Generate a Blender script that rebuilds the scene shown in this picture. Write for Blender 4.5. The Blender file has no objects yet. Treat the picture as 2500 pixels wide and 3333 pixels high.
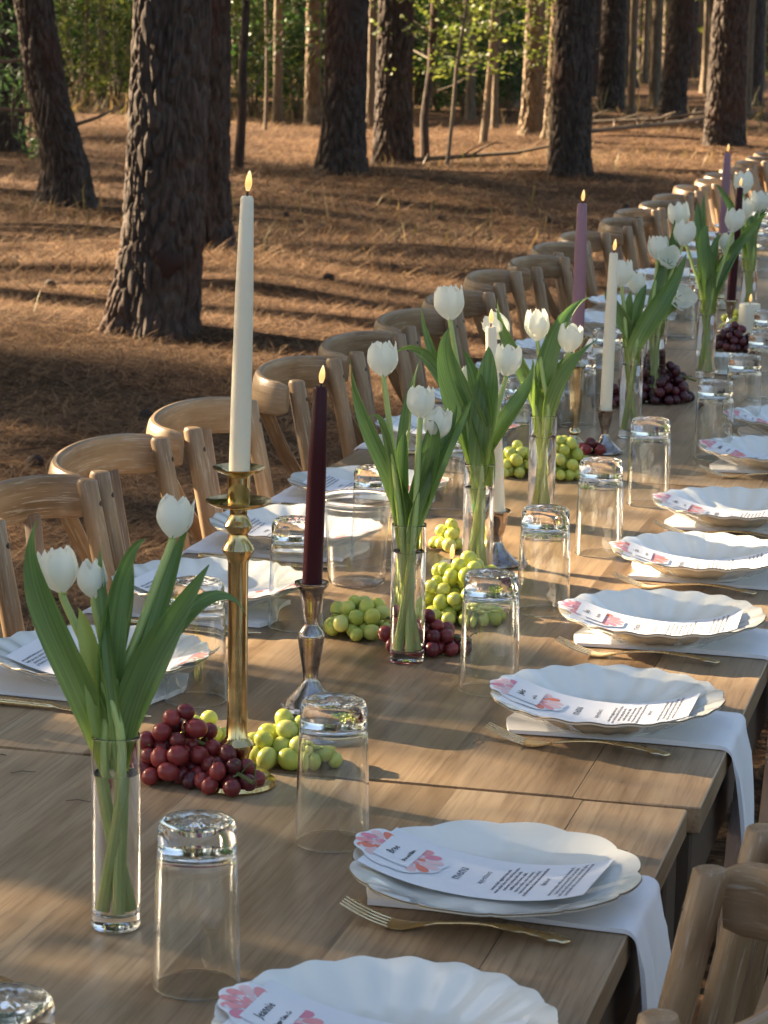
import bpy, bmesh, math, random
import numpy as np
from mathutils import Vector, Matrix

rng = random.Random(7)
nrg = np.random.default_rng(11)
sc = bpy.context.scene
COL = sc.collection
R = math.radians

# ------------------------------------------------------------------ camera
PW, PH = 2500.0, 3333.0                 # size of the photograph in pixels
FPX = 5700 * PW / 1659                  # focal length in those pixels
PITCH, ROLL, YAW, CAMZ, TZ = math.atan(1082 / 5700), R(1.0), R(14.0), 1.55, 0.76
fw = Vector((-math.sin(YAW) * math.cos(PITCH), math.cos(YAW) * math.cos(PITCH), -math.sin(PITCH)))
rt0 = Vector((math.cos(YAW), math.sin(YAW), 0))
up0 = rt0.cross(fw)
rt = rt0 * math.cos(ROLL) + up0 * math.sin(ROLL)
up = up0 * math.cos(ROLL) - rt0 * math.sin(ROLL)
CO = Vector((0, 0, CAMZ))
cam = bpy.data.cameras.new('camera')
cam.sensor_fit = 'HORIZONTAL'
cam.sensor_width = 36
cam.lens = 36 * FPX / PW
cam.clip_start, cam.clip_end = 0.05, 900
cam.dof.use_dof = True
cam.dof.focus_distance = 3.1
cam.dof.aperture_fstop = 34
camo = bpy.data.objects.new('camera', cam)
COL.objects.link(camo)
camo.matrix_world = Matrix(((rt.x, up.x, -fw.x, CO.x), (rt.y, up.y, -fw.y, CO.y), (rt.z, up.z, -fw.z, CO.z), (0, 0, 0, 1)))
sc.camera = camo

# ------------------------------------------------------------------ light
SUN_EL, SUN_DIR2 = R(23), Vector((-0.966, 0.26))
sdir = Vector((SUN_DIR2.x * math.cos(SUN_EL), SUN_DIR2.y * math.cos(SUN_EL), math.sin(SUN_EL))).normalized()
w = bpy.data.worlds.new('World')
sc.world = w
w.use_nodes = True
wn = w.node_tree
sky = wn.nodes.new('ShaderNodeTexSky')
sky.sky_type = 'NISHITA'
sky.sun_disc = False
sky.dust_density = 4.0
sky.ozone_density = 0.6
sky.sun_elevation = SUN_EL
sky.sun_rotation = math.atan2(sdir.x, sdir.y)
wn.links.new(sky.outputs[0], wn.nodes['Background'].inputs[0])
wn.nodes['Background'].inputs[1].default_value = 0.05
sl = bpy.data.lights.new('sun', 'SUN')
sl.energy = 5.0
sl.angle = R(0.5)
sl.color = (1.0, 0.80, 0.54)
so = bpy.data.objects.new('sun', sl)
COL.objects.link(so)
so.location = sdir * 60
so.rotation_euler = sdir.to_track_quat('Z', 'Y').to_euler()
sc.view_settings.view_transform = 'Standard'
sc.view_settings.look = 'None'
sc.view_settings.exposure = 2.95
sc.view_settings.gamma = 1.0
cy = sc.cycles
cy.use_denoising = True
cy.max_bounces = 18
cy.transmission_bounces = 16
cy.transparent_max_bounces = 16
cy.diffuse_bounces = 4
cy.glossy_bounces = 6
cy.sample_clamp_indirect = 6
cy.blur_glossy = 0.3

# ------------------------------------------------------------------ helpers
def ray(px, py):
    return fw + rt * ((px - PW / 2) / FPX) - up * ((py - PH / 2) / FPX)

def at(px, py, z):                      # the point at height z seen at that pixel
    d = ray(px, py)
    return CO + d * ((z - CAMZ) / d.z)

def at_depth(px, py, depth):            # the point that far along the lens axis
    return CO + ray(px, py) * depth

def depth_of(p):
    return (Vector(p) - CO).dot(fw)

def tag(o, label=None, cat=None, group=None, kind=None):
    if label: o['label'] = label
    if cat: o['category'] = cat
    if group: o['group'] = group
    if kind: o['kind'] = kind
    return o

def link(name, me, parent=None, loc=None, rot=None):
    o = bpy.data.objects.new(name, me)
    COL.objects.link(o)
    if parent is not None: o.parent = parent
    if loc is not None: o.location = loc
    if rot is not None: o.rotation_euler = rot
    return o

def empty(name, loc=(0, 0, 0), rz=0):
    o = bpy.data.objects.new(name, None)
    o.empty_display_size = 0.1
    COL.objects.link(o)
    o.location = loc
    o.rotation_euler = (0, 0, rz)
    return o

def copy_tree(root, loc, rz=None, rot=None):
    r = root.copy()
    COL.objects.link(r)
    r.location = loc
    if rz is not None: r.rotation_euler = (0, 0, rz)
    if rot is not None: r.rotation_euler = rot
    for ch in root.children:
        c = ch.copy(); COL.objects.link(c); c.parent = r
        for g in ch.children:
            d = g.copy(); COL.objects.link(d); d.parent = c
    return r

def np_mesh(name, V, F, mat, smooth=True):
    V = np.asarray(V, np.float32); F = np.asarray(F, np.int32)
    me = bpy.data.meshes.new(name)
    n, k = F.shape
    me.vertices.add(len(V)); me.vertices.foreach_set('co', V.ravel())
    me.loops.add(n * k); me.loops.foreach_set('vertex_index', F.ravel())
    me.polygons.add(n); me.polygons.foreach_set('loop_start', np.arange(0, n * k, k, dtype=np.int32))
    me.update(calc_edges=True)
    me.polygons.foreach_set('use_smooth', np.full(n, smooth))
    if mat: me.materials.append(mat)
    return me

class MB:
    def __init__(s):
        s.v, s.f, s.g = [], [], []
    def add(s, vs, fs, gs=None):
        b = len(s.v)
        s.v += [tuple(p) for p in vs]
        s.g += [tuple(p) for p in (gs if gs is not None else vs)]
        s.f += [tuple(i + b for i in q) for q in fs]
    def box(s, x0, x1, y0, y1, z0, z1, bev=0.0):
        if bev <= 0:
            vs = [(x, y, z) for z in (z0, z1) for x, y in ((x0, y0), (x1, y0), (x1, y1), (x0, y1))]
            s.add(vs, [(3, 2, 1, 0), (4, 5, 6, 7), (0, 1, 5, 4), (1, 2, 6, 5), (2, 3, 7, 6), (3, 0, 4, 7)])
            return
        rings = []
        for z, i in ((z0, bev), (z0 + bev, 0), (z1 - bev, 0), (z1, bev)):
            rings.append([(x0 + i + bev, y0 + i, z), (x1 - i - bev, y0 + i, z), (x1 - i, y0 + i + bev, z), (x1 - i, y1 - i - bev, z),
                          (x1 - i - bev, y1 - i, z), (x0 + i + bev, y1 - i, z), (x0 + i, y1 - i - bev, z), (x0 + i, y0 + i + bev, z)])
        vs = [p for r_ in rings for p in r_]
        fs = [(7, 6, 5, 4, 3, 2, 1, 0), tuple(range(24, 32))]
        for k in range(3):
            for j in range(8):
                fs.append((k * 8 + j, k * 8 + (j + 1) % 8, k * 8 + 8 + (j + 1) % 8, k * 8 + 8 + j))
        s.add(vs, fs)
    def lathe(s, prof, seg=32, org=(0, 0, 0), fn=None, close=False):
        ox, oy, oz = org
        vs, fs, idx = [], [], []
        for r_, z in prof:
            if r_ < 1e-6:
                idx.append([len(vs)] * seg); vs.append((ox, oy, oz + z))
            else:
                idx.append(list(range(len(vs), len(vs) + seg)))
                for k in range(seg):
                    a = 2 * math.pi * k / seg
                    rr, zz = fn(r_, z, a) if fn else (r_, z)
                    vs.append((ox + rr * math.cos(a), oy + rr * math.sin(a), oz + zz))
        for i in range(len(prof) - 1 + (1 if close else 0)):
            A, B = idx[i], idx[(i + 1) % len(prof)]
            for k in range(seg):
                q = [A[k], A[(k + 1) % seg], B[(k + 1) % seg], B[k]]
                u = []
                for t in q:
                    if t not in u: u.append(t)
                if len(u) > 2: fs.append(u)
        s.add(vs, fs)
    def sweep(s, path, secs, hint=(0, 0, 1), caps=True):
        P = [Vector(p) for p in path]
        n = len(P)
        vs, gs, fs = [], [], []
        L = 0.0
        single = not isinstance(secs[0][0], (tuple, list))
        m = len(secs) if single else len(secs[0])
        hint = Vector(hint)
        for i in range(n):
            T = (P[min(i + 1, n - 1)] - P[max(i - 1, 0)]).normalized()
            S = hint.cross(T)
            if S.length < 1e-5: S = Vector((1, 0, 0)).cross(T)
            S.normalize()
            U = T.cross(S)
            if i: L += (P[i] - P[i - 1]).length
            sec = secs if single else secs[i]
            for a, b in sec:
                vs.append(P[i] + S * a + U * b); gs.append((L, a, b))
        for i in range(n - 1):
            for j in range(m):
                fs.append((i * m + j, i * m + (j + 1) % m, (i + 1) * m + (j + 1) % m, (i + 1) * m + j))
        if caps:
            fs.append(tuple(range(m - 1, -1, -1)))
            fs.append(tuple((n - 1) * m + j for j in range(m)))
        s.add(vs, fs, gs)
    def tube(s, path, radii, seg=10, hint=(0, 0, 1), caps=True):
        if isinstance(radii, (int, float)): radii = [radii] * len(path)
        secs = [[(r_ * math.cos(2 * math.pi * k / seg), r_ * math.sin(2 * math.pi * k / seg)) for k in range(seg)] for r_ in radii]
        s.sweep(path, secs, hint, caps)
    def mesh(s, name, mat, smooth=True, recalc=True, sharp=None):
        me = bpy.data.meshes.new(name)
        me.from_pydata(s.v, [], s.f)
        if recalc:
            bm = bmesh.new(); bm.from_mesh(me)
            bmesh.ops.recalc_face_normals(bm, faces=bm.faces)
            bm.to_mesh(me); bm.free()
        a = me.attributes.new('grain', 'FLOAT_VECTOR', 'POINT')
        a.data.foreach_set('vector', np.asarray(s.g, np.float32).ravel())
        me.polygons.foreach_set('use_smooth', np.full(len(me.polygons), smooth))
        if smooth and sharp:
            me.set_sharp_from_angle(angle=R(sharp))
        if mat: me.materials.append(mat)
        return me
    def build(s, name, mat, parent=None, loc=None, rot=None, smooth=True, recalc=True, sharp=35):
        return link(name, s.mesh(name, mat, smooth, recalc, sharp), parent, loc, rot)

def sect(w_, h_, n=14, p=2.6):
    out = []
    for k in range(n):
        a = 2 * math.pi * k / n
        c, s_ = math.cos(a), math.sin(a)
        out.append((math.copysign(abs(c) ** (2 / p), c) * w_ / 2, math.copysign(abs(s_) ** (2 / p), s_) * h_ / 2))
    return out

def bez(p0, p1, p2, p3, n):
    p0, p1, p2, p3 = map(Vector, (p0, p1, p2, p3))
    out = []
    for i in range(n):
        t = i / (n - 1); u = 1 - t
        out.append(p0 * u ** 3 + p1 * 3 * u * u * t + p2 * 3 * u * t * t + p3 * t ** 3)
    return out

def smooth_path(pts, n):
    pts = [Vector(p) for p in pts]
    P = [pts[0] * 2 - pts[1]] + pts + [pts[-1] * 2 - pts[-2]]
    out = []
    m = len(pts) - 1
    for i in range(n):
        t = i / (n - 1) * m
        k = min(int(t), m - 1); f = t - k
        a, b, c, d = P[k], P[k + 1], P[k + 2], P[k + 3]
        out.append(0.5 * ((2 * b) + (c - a) * f + (2 * a - 5 * b + 4 * c - d) * f * f + (3 * b - a - 3 * c + d) * f ** 3))
    return out

# ------------------------------------------------------------------ materials
def new_mat(name):
    m = bpy.data.materials.new(name)
    m.use_nodes = True
    nt = m.node_tree
    return m, nt, nt.nodes['Principled BSDF']

def nd(nt, typ, **kw):
    n = nt.nodes.new(typ)
    for k, v in kw.items():
        if k in n.inputs: n.inputs[k].default_value = v
        else: setattr(n, k, v)
    return n

def ramp(nt, fac, stops):
    r_ = nt.nodes.new('ShaderNodeValToRGB')
    e = r_.color_ramp.elements
    while len(e) < len(stops): e.new(0.5)
    for i, (p, c) in enumerate(stops):
        e[i].position = p; e[i].color = (*c, 1)
    nt.links.new(fac, r_.inputs[0])
    return r_

def plain(name, col, rough=0.5, metal=0.0, **kw):
    m, nt, b = new_mat(name)
    b.inputs['Base Color'].default_value = (*col, 1)
    b.inputs['Roughness'].default_value = rough
    b.inputs['Metallic'].default_value = metal
    for k, v in kw.items(): b.inputs[k.replace('_', ' ')].default_value = v
    return m

def bump(nt, b, h, strength, dist):
    n = nd(nt, 'ShaderNodeBump', Strength=strength, Distance=dist)
    nt.links.new(h, n.inputs['Height'])
    nt.links.new(n.outputs[0], b.inputs['Normal'])

def mapped(nt, out, scale):
    mp = nd(nt, 'ShaderNodeMapping', Scale=scale)
    nt.links.new(out, mp.inputs['Vector'])
    return mp.outputs[0]

def offset_by_object(nt, vec):
    oi = nt.nodes.new('ShaderNodeObjectInfo')
    mu = nd(nt, 'ShaderNodeMath', operation='MULTIPLY'); mu.inputs[1].default_value = 37.0
    nt.links.new(oi.outputs['Random'], mu.inputs[0])
    ad = nd(nt, 'ShaderNodeVectorMath', operation='ADD')
    nt.links.new(vec, ad.inputs[0]); nt.links.new(mu.outputs[0], ad.inputs[1])
    return ad.outputs[0], oi.outputs['Random']

def wood_table():
    m, nt, b = new_mat('table wood')
    tc = nt.nodes.new('ShaderNodeTexCoord')
    v, rnd = offset_by_object(nt, tc.outputs['Object'])
    n1 = nd(nt, 'ShaderNodeTexNoise', Scale=1.0, Detail=9.0, Roughness=0.62, Distortion=0.6)
    nt.links.new(mapped(nt, v, (40, 2.6, 40)), n1.inputs['Vector'])
    n2 = nd(nt, 'ShaderNodeTexNoise', Scale=1.0, Detail=4.0, Roughness=0.6, Distortion=1.2)
    nt.links.new(mapped(nt, v, (5, 1.3, 5)), n2.inputs['Vector'])
    n3 = nd(nt, 'ShaderNodeTexNoise', Scale=1.0, Detail=3.0, Roughness=0.6)
    nt.links.new(mapped(nt, v, (260, 9, 260)), n3.inputs['Vector'])
    mx = nd(nt, 'ShaderNodeMix', data_type='FLOAT'); mx.inputs[0].default_value = 0.55
    nt.links.new(n1.outputs[0], mx.inputs[2]); nt.links.new(n2.outputs[0], mx.inputs[3])
    a2 = nd(nt, 'ShaderNodeMath', operation='MULTIPLY_ADD'); a2.inputs[1].default_value = 0.16; nt.links.new(rnd, a2.inputs[0]); nt.links.new(mx.outputs[0], a2.inputs[2])
    cr = ramp(nt, a2.outputs[0], [(0.38, (0.150, 0.094, 0.051)), (0.49, (0.275, 0.183, 0.106)), (0.59, (0.355, 0.246, 0.148)), (0.72, (0.46, 0.338, 0.216))])
    m2 = nd(nt, 'ShaderNodeMix', data_type='RGBA', blend_type='MULTIPLY'); m2.inputs[0].default_value = 0.5
    c3 = ramp(nt, n3.outputs[0], [(0.36, (0.55, 0.50, 0.45)), (0.50, (1, 1, 1)), (0.7, (1.12, 1.12, 1.1))])
    nt.links.new(cr.outputs[0], m2.inputs[6]); nt.links.new(c3.outputs[0], m2.inputs[7])
    nt.links.new(m2.outputs[2], b.inputs['Base Color'])
    rr = nd(nt, 'ShaderNodeMapRange'); rr.inputs[3].default_value = 0.26; rr.inputs[4].default_value = 0.46
    nt.links.new(n2.outputs[0], rr.inputs[0]); nt.links.new(rr.outputs[0], b.inputs['Roughness'])
    b.inputs['Specular IOR Level'].default_value = 0.36
    bump(nt, b, n3.outputs[0], 0.25, 0.0006)
    return m

def wood_chair():
    m, nt, b = new_mat('limed oak')
    at_ = nd(nt, 'ShaderNodeAttribute', attribute_name='grain')
    v, rnd = offset_by_object(nt, at_.outputs['Vector'])
    n1 = nd(nt, 'ShaderNodeTexNoise', Scale=1.0, Detail=6.0, Roughness=0.6, Distortion=0.8)
    nt.links.new(mapped(nt, v, (5, 60, 60)), n1.inputs['Vector'])
    n2 = nd(nt, 'ShaderNodeTexNoise', Scale=1.0, Detail=5.0, Roughness=0.7, Distortion=0.4)
    nt.links.new(mapped(nt, v, (14, 330, 330)), n2.inputs['Vector'])
    n3 = nd(nt, 'ShaderNodeTexNoise', Scale=7.0, Detail=3.0)
    nt.links.new(v, n3.inputs['Vector'])
    a = nd(nt, 'ShaderNodeMath', operation='MULTIPLY_ADD'); a.inputs[1].default_value = 0.5; nt.links.new(n3.outputs[0], a.inputs[0])
    s_ = nd(nt, 'ShaderNodeMath', operation='MULTIPLY'); s_.inputs[1].default_value = 0.5; nt.links.new(n1.outputs[0], s_.inputs[0]); nt.links.new(s_.outputs[0], a.inputs[2])
    cr = ramp(nt, a.outputs[0], [(0.34, (0.17, 0.100, 0.050)), (0.5, (0.29, 0.186, 0.102)), (0.66, (0.39, 0.268, 0.158))])
    wr = ramp(nt, n2.outputs[0], [(0.55, (0, 0, 0)), (0.66, (0.75, 0.75, 0.75))])
    mx = nd(nt, 'ShaderNodeMix', data_type='RGBA')
    nt.links.new(wr.outputs[0], mx.inputs[0]); nt.links.new(cr.outputs[0], mx.inputs[6]); mx.inputs[7].default_value = (0.5, 0.43, 0.34, 1)
    nt.links.new(mx.outputs[2], b.inputs['Base Color'])
    b.inputs['Roughness'].default_value = 0.42
    bump(nt, b, n2.outputs[0], 0.25, 0.0006)
    return m

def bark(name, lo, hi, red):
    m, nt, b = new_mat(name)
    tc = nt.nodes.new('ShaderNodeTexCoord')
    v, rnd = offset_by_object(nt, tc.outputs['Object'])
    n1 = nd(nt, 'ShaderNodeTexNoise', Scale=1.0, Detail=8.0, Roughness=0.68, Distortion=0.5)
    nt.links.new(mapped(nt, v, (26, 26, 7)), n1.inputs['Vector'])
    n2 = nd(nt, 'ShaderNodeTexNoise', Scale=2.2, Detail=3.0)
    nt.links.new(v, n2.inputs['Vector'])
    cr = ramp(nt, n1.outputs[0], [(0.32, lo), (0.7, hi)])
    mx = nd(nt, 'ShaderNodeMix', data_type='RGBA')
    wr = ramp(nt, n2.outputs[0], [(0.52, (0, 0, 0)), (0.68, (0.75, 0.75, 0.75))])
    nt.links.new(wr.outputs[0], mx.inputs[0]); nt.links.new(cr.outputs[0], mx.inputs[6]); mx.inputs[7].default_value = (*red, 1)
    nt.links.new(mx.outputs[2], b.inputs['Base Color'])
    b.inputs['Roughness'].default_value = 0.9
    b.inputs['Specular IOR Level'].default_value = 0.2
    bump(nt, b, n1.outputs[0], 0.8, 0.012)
    return m

def foliage(name, cols, trans=0.4, rough=0.5):
    m, nt, b = new_mat(name)
    ge = nt.nodes.new('ShaderNodeNewGeometry')
    cr = ramp(nt, ge.outputs['Random Per Island'], [(i / (len(cols) - 1), c) for i, c in enumerate(cols)])
    nt.links.new(cr.outputs[0], b.inputs['Base Color'])
    b.inputs['Roughness'].default_value = rough
    b.inputs['Specular IOR Level'].default_value = 0.3
    tr = nt.nodes.new('ShaderNodeBsdfTranslucent')
    hs = nd(nt, 'ShaderNodeHueSaturation', Value=1.25, Saturation=1.15)
    nt.links.new(cr.outputs[0], hs.inputs['Color']); nt.links.new(hs.outputs[0], tr.inputs[0])
    mx = nt.nodes.new('ShaderNodeMixShader'); mx.inputs[0].default_value = trans
    nt.links.new(b.outputs[0], mx.inputs[1]); nt.links.new(tr.outputs[0], mx.inputs[2])
    nt.links.new(mx.outputs[0], nt.nodes['Material Output'].inputs[0])
    return m

def tulip_leaf_mat():
    m, nt, b = new_mat('tulip leaf')
    at_ = nd(nt, 'ShaderNodeAttribute', attribute_name='grain')
    n1 = nd(nt, 'ShaderNodeTexNoise', Scale=1.0, Detail=4.0)
    v, rnd = offset_by_object(nt, at_.outputs['Vector'])
    nt.links.new(mapped(nt, v, (6, 500, 6)), n1.inputs['Vector'])
    sx = nt.nodes.new('ShaderNodeSeparateXYZ'); nt.links.new(at_.outputs['Vector'], sx.inputs[0])
    mr = nd(nt, 'ShaderNodeMapRange'); mr.inputs[1].default_value = 0.0; mr.inputs[2].default_value = 0.13
    nt.links.new(sx.outputs[0], mr.inputs[0])
    c1 = ramp(nt, mr.outputs[0], [(0.0, (0.40, 0.48, 0.15)), (0.45, (0.19, 0.275, 0.085)), (1.0, (0.13, 0.215, 0.078))])
    mx = nd(nt, 'ShaderNodeMix', data_type='RGBA', blend_type='MULTIPLY'); mx.inputs[0].default_value = 0.55
    c2 = ramp(nt, n1.outputs[0], [(0.35, (0.45, 0.5, 0.45)), (0.65, (1.35, 1.35, 1.2))])
    nt.links.new(c1.outputs[0], mx.inputs[6]); nt.links.new(c2.outputs[0], mx.inputs[7])
    nt.links.new(mx.outputs[2], b.inputs['Base Color'])
    b.inputs['Roughness'].default_value = 0.42
    tr = nt.nodes.new('ShaderNodeBsdfTranslucent')
    hs = nd(nt, 'ShaderNodeHueSaturation', Value=1.7, Saturation=1.2); nt.links.new(mx.outputs[2], hs.inputs['Color']); nt.links.new(hs.outputs[0], tr.inputs[0])
    ms = nt.nodes.new('ShaderNodeMixShader'); ms.inputs[0].default_value = 0.3
    nt.links.new(b.outputs[0], ms.inputs[1]); nt.links.new(tr.outputs[0], ms.inputs[2])
    nt.links.new(ms.outputs[0], nt.nodes['Material Output'].inputs[0])
    bump(nt, b, n1.outputs[0], 0.15, 0.0006)
    return m

def glass(name, col=(1, 1, 1), ior=1.5, rough=0.0):
    m, nt, b = new_mat(name)
    g = nt.nodes.new('ShaderNodeBsdfGlass')
    g.inputs['Color'].default_value = (*col, 1); g.inputs['IOR'].default_value = ior; g.inputs['Roughness'].default_value = rough
    nt.links.new(g.outputs[0], nt.nodes['Material Output'].inputs[0])
    return m

def metal(name, col, rough, tarnish, trough=0.45, scale=45):
    m, nt, b = new_mat(name)
    tc = nt.nodes.new('ShaderNodeTexCoord')
    n1 = nd(nt, 'ShaderNodeTexNoise', Scale=scale, Detail=5.0, Roughness=0.6)
    nt.links.new(tc.outputs['Object'], n1.inputs['Vector'])
    cr = ramp(nt, n1.outputs[0], [(0.42, col), (0.68, tarnish)])
    nt.links.new(cr.outputs[0], b.inputs['Base Color'])
    mr = nd(nt, 'ShaderNodeMapRange'); mr.inputs[1].default_value = 0.4; mr.inputs[2].default_value = 0.75; mr.inputs[3].default_value = rough; mr.inputs[4].default_value = trough
    nt.links.new(n1.outputs[0], mr.inputs[0]); nt.links.new(mr.outputs[0], b.inputs['Roughness'])
    b.inputs['Metallic'].default_value = 1.0
    return m

def wax(name, col):
    m, nt, b = new_mat(name)
    b.inputs['Base Color'].default_value = (*col, 1)
    b.inputs['Roughness'].default_value = 0.4
    b.inputs['Specular IOR Level'].default_value = 0.5 if col[0] > 0.3 else 0.25
    b.inputs['Subsurface Weight'].default_value = 0.35 if col[0] > 0.3 else 0.1
    b.inputs['Subsurface Radius'].default_value = (1.0, 0.7, 0.5)
    b.inputs['Subsurface Scale'].default_value = 0.008
    return m

def grape(name, cols, sub):
    m, nt, b = new_mat(name)
    tc = nt.nodes.new('ShaderNodeTexCoord')
    oi = nt.nodes.new('ShaderNodeObjectInfo')
    cr = ramp(nt, oi.outputs['Random'], [(i / (len(cols) - 1), c) for i, c in enumerate(cols)])
    v, _ = offset_by_object(nt, tc.outputs['Object'])
    n1 = nd(nt, 'ShaderNodeTexNoise', Scale=90.0, Detail=4.0); nt.links.new(v, n1.inputs['Vector'])
    mx = nd(nt, 'ShaderNodeMix', data_type='RGBA')
    wr = ramp(nt, n1.outputs[0], [(0.45, (0, 0, 0)), (0.8, (0.30, 0.30, 0.30))])
    nt.links.new(wr.outputs[0], mx.inputs[0]); nt.links.new(cr.outputs[0], mx.inputs[6]); mx.inputs[7].default_value = (*[min(1, c * 1.6 + 0.05) for c in cols[1]], 1)
    nt.links.new(mx.outputs[2], b.inputs['Base Color'])
    mr = nd(nt, 'ShaderNodeMapRange'); mr.inputs[3].default_value = 0.16; mr.inputs[4].default_value = 0.42
    nt.links.new(n1.outputs[0], mr.inputs[0]); nt.links.new(mr.outputs[0], b.inputs['Roughness'])
    b.inputs['Subsurface Weight'].default_value = sub
    b.inputs['Subsurface Radius'].default_value = (1, 0.8, 0.4)
    b.inputs['Subsurface Scale'].default_value = 0.010
    return m

def porcelain():
    m, nt, b = new_mat('white porcelain')
    b.inputs['Base Color'].default_value = (0.84, 0.83, 0.77, 1)
    b.inputs['Roughness'].default_value = 0.10
    b.inputs['Coat Weight'].default_value = 0.4
    b.inputs['Coat Roughness'].default_value = 0.04
    return m

def cloth():
    m, nt, b = new_mat('white linen')
    tc = nt.nodes.new('ShaderNodeTexCoord')
    n1 = nd(nt, 'ShaderNodeTexNoise', Scale=900.0, Detail=2.0); nt.links.new(tc.outputs['Object'], n1.inputs['Vector'])
    b.inputs['Base Color'].default_value = (0.83, 0.83, 0.87, 1)
    b.inputs['Roughness'].default_value = 0.9
    b.inputs['Sheen Weight'].default_value = 0.2
    bump(nt, b, n1.outputs[0], 0.25, 0.0006)
    return m

def litter():
    m, nt, b = new_mat('pine litter soil')
    ge = nt.nodes.new('ShaderNodeNewGeometry')
    n1 = nd(nt, 'ShaderNodeTexNoise', Scale=0.45, Detail=6.0, Roughness=0.6); nt.links.new(ge.outputs['Position'], n1.inputs['Vector'])
    n2 = nd(nt, 'ShaderNodeTexNoise', Scale=16.0, Detail=8.0, Roughness=0.72, Distortion=1.5); nt.links.new(ge.outputs['Position'], n2.inputs['Vector'])
    c1 = ramp(nt, n2.outputs[0], [(0.36, (0.028, 0.014, 0.0075)), (0.50, (0.115, 0.058, 0.029)), (0.66, (0.40, 0.255, 0.138))])
    c2 = ramp(nt, n1.outputs[0], [(0.35, (0.55, 0.50, 0.46)), (0.62, (1.1, 1.05, 1.0))])
    mx = nd(nt, 'ShaderNodeMix', data_type='RGBA', blend_type='MULTIPLY'); mx.inputs[0].default_value = 1.0
    nt.links.new(c1.outputs[0], mx.inputs[6]); nt.links.new(c2.outputs[0], mx.inputs[7])
    nt.links.new(mx.outputs[2], b.inputs['Base Color'])
    b.inputs['Roughness'].default_value = 0.95
    b.inputs['Specular IOR Level'].default_value = 0.15
    bump(nt, b, n2.outputs[0], 1.0, 0.05)
    return m

def flame_mat():
    m, nt, b = new_mat('led flame')
    tc = nt.nodes.new('ShaderNodeTexCoord')
    sx = nt.nodes.new('ShaderNodeSeparateXYZ'); nt.links.new(tc.outputs['Generated'], sx.inputs[0])
    cr = ramp(nt, sx.outputs[2], [(0.05, (0.9, 0.45, 0.18)), (0.35, (1.0, 0.42, 0.08)), (0.75, (1.0, 0.58, 0.18)), (1.0, (0.95, 0.70, 0.40))])
    b.inputs['Base Color'].default_value = (0.62, 0.48, 0.30, 1)
    nt.links.new(cr.outputs[0], b.inputs['Emission Color'])
    b.inputs['Emission Strength'].default_value = 0.19
    b.inputs['Roughness'].default_value = 0.3
    return m

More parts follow.
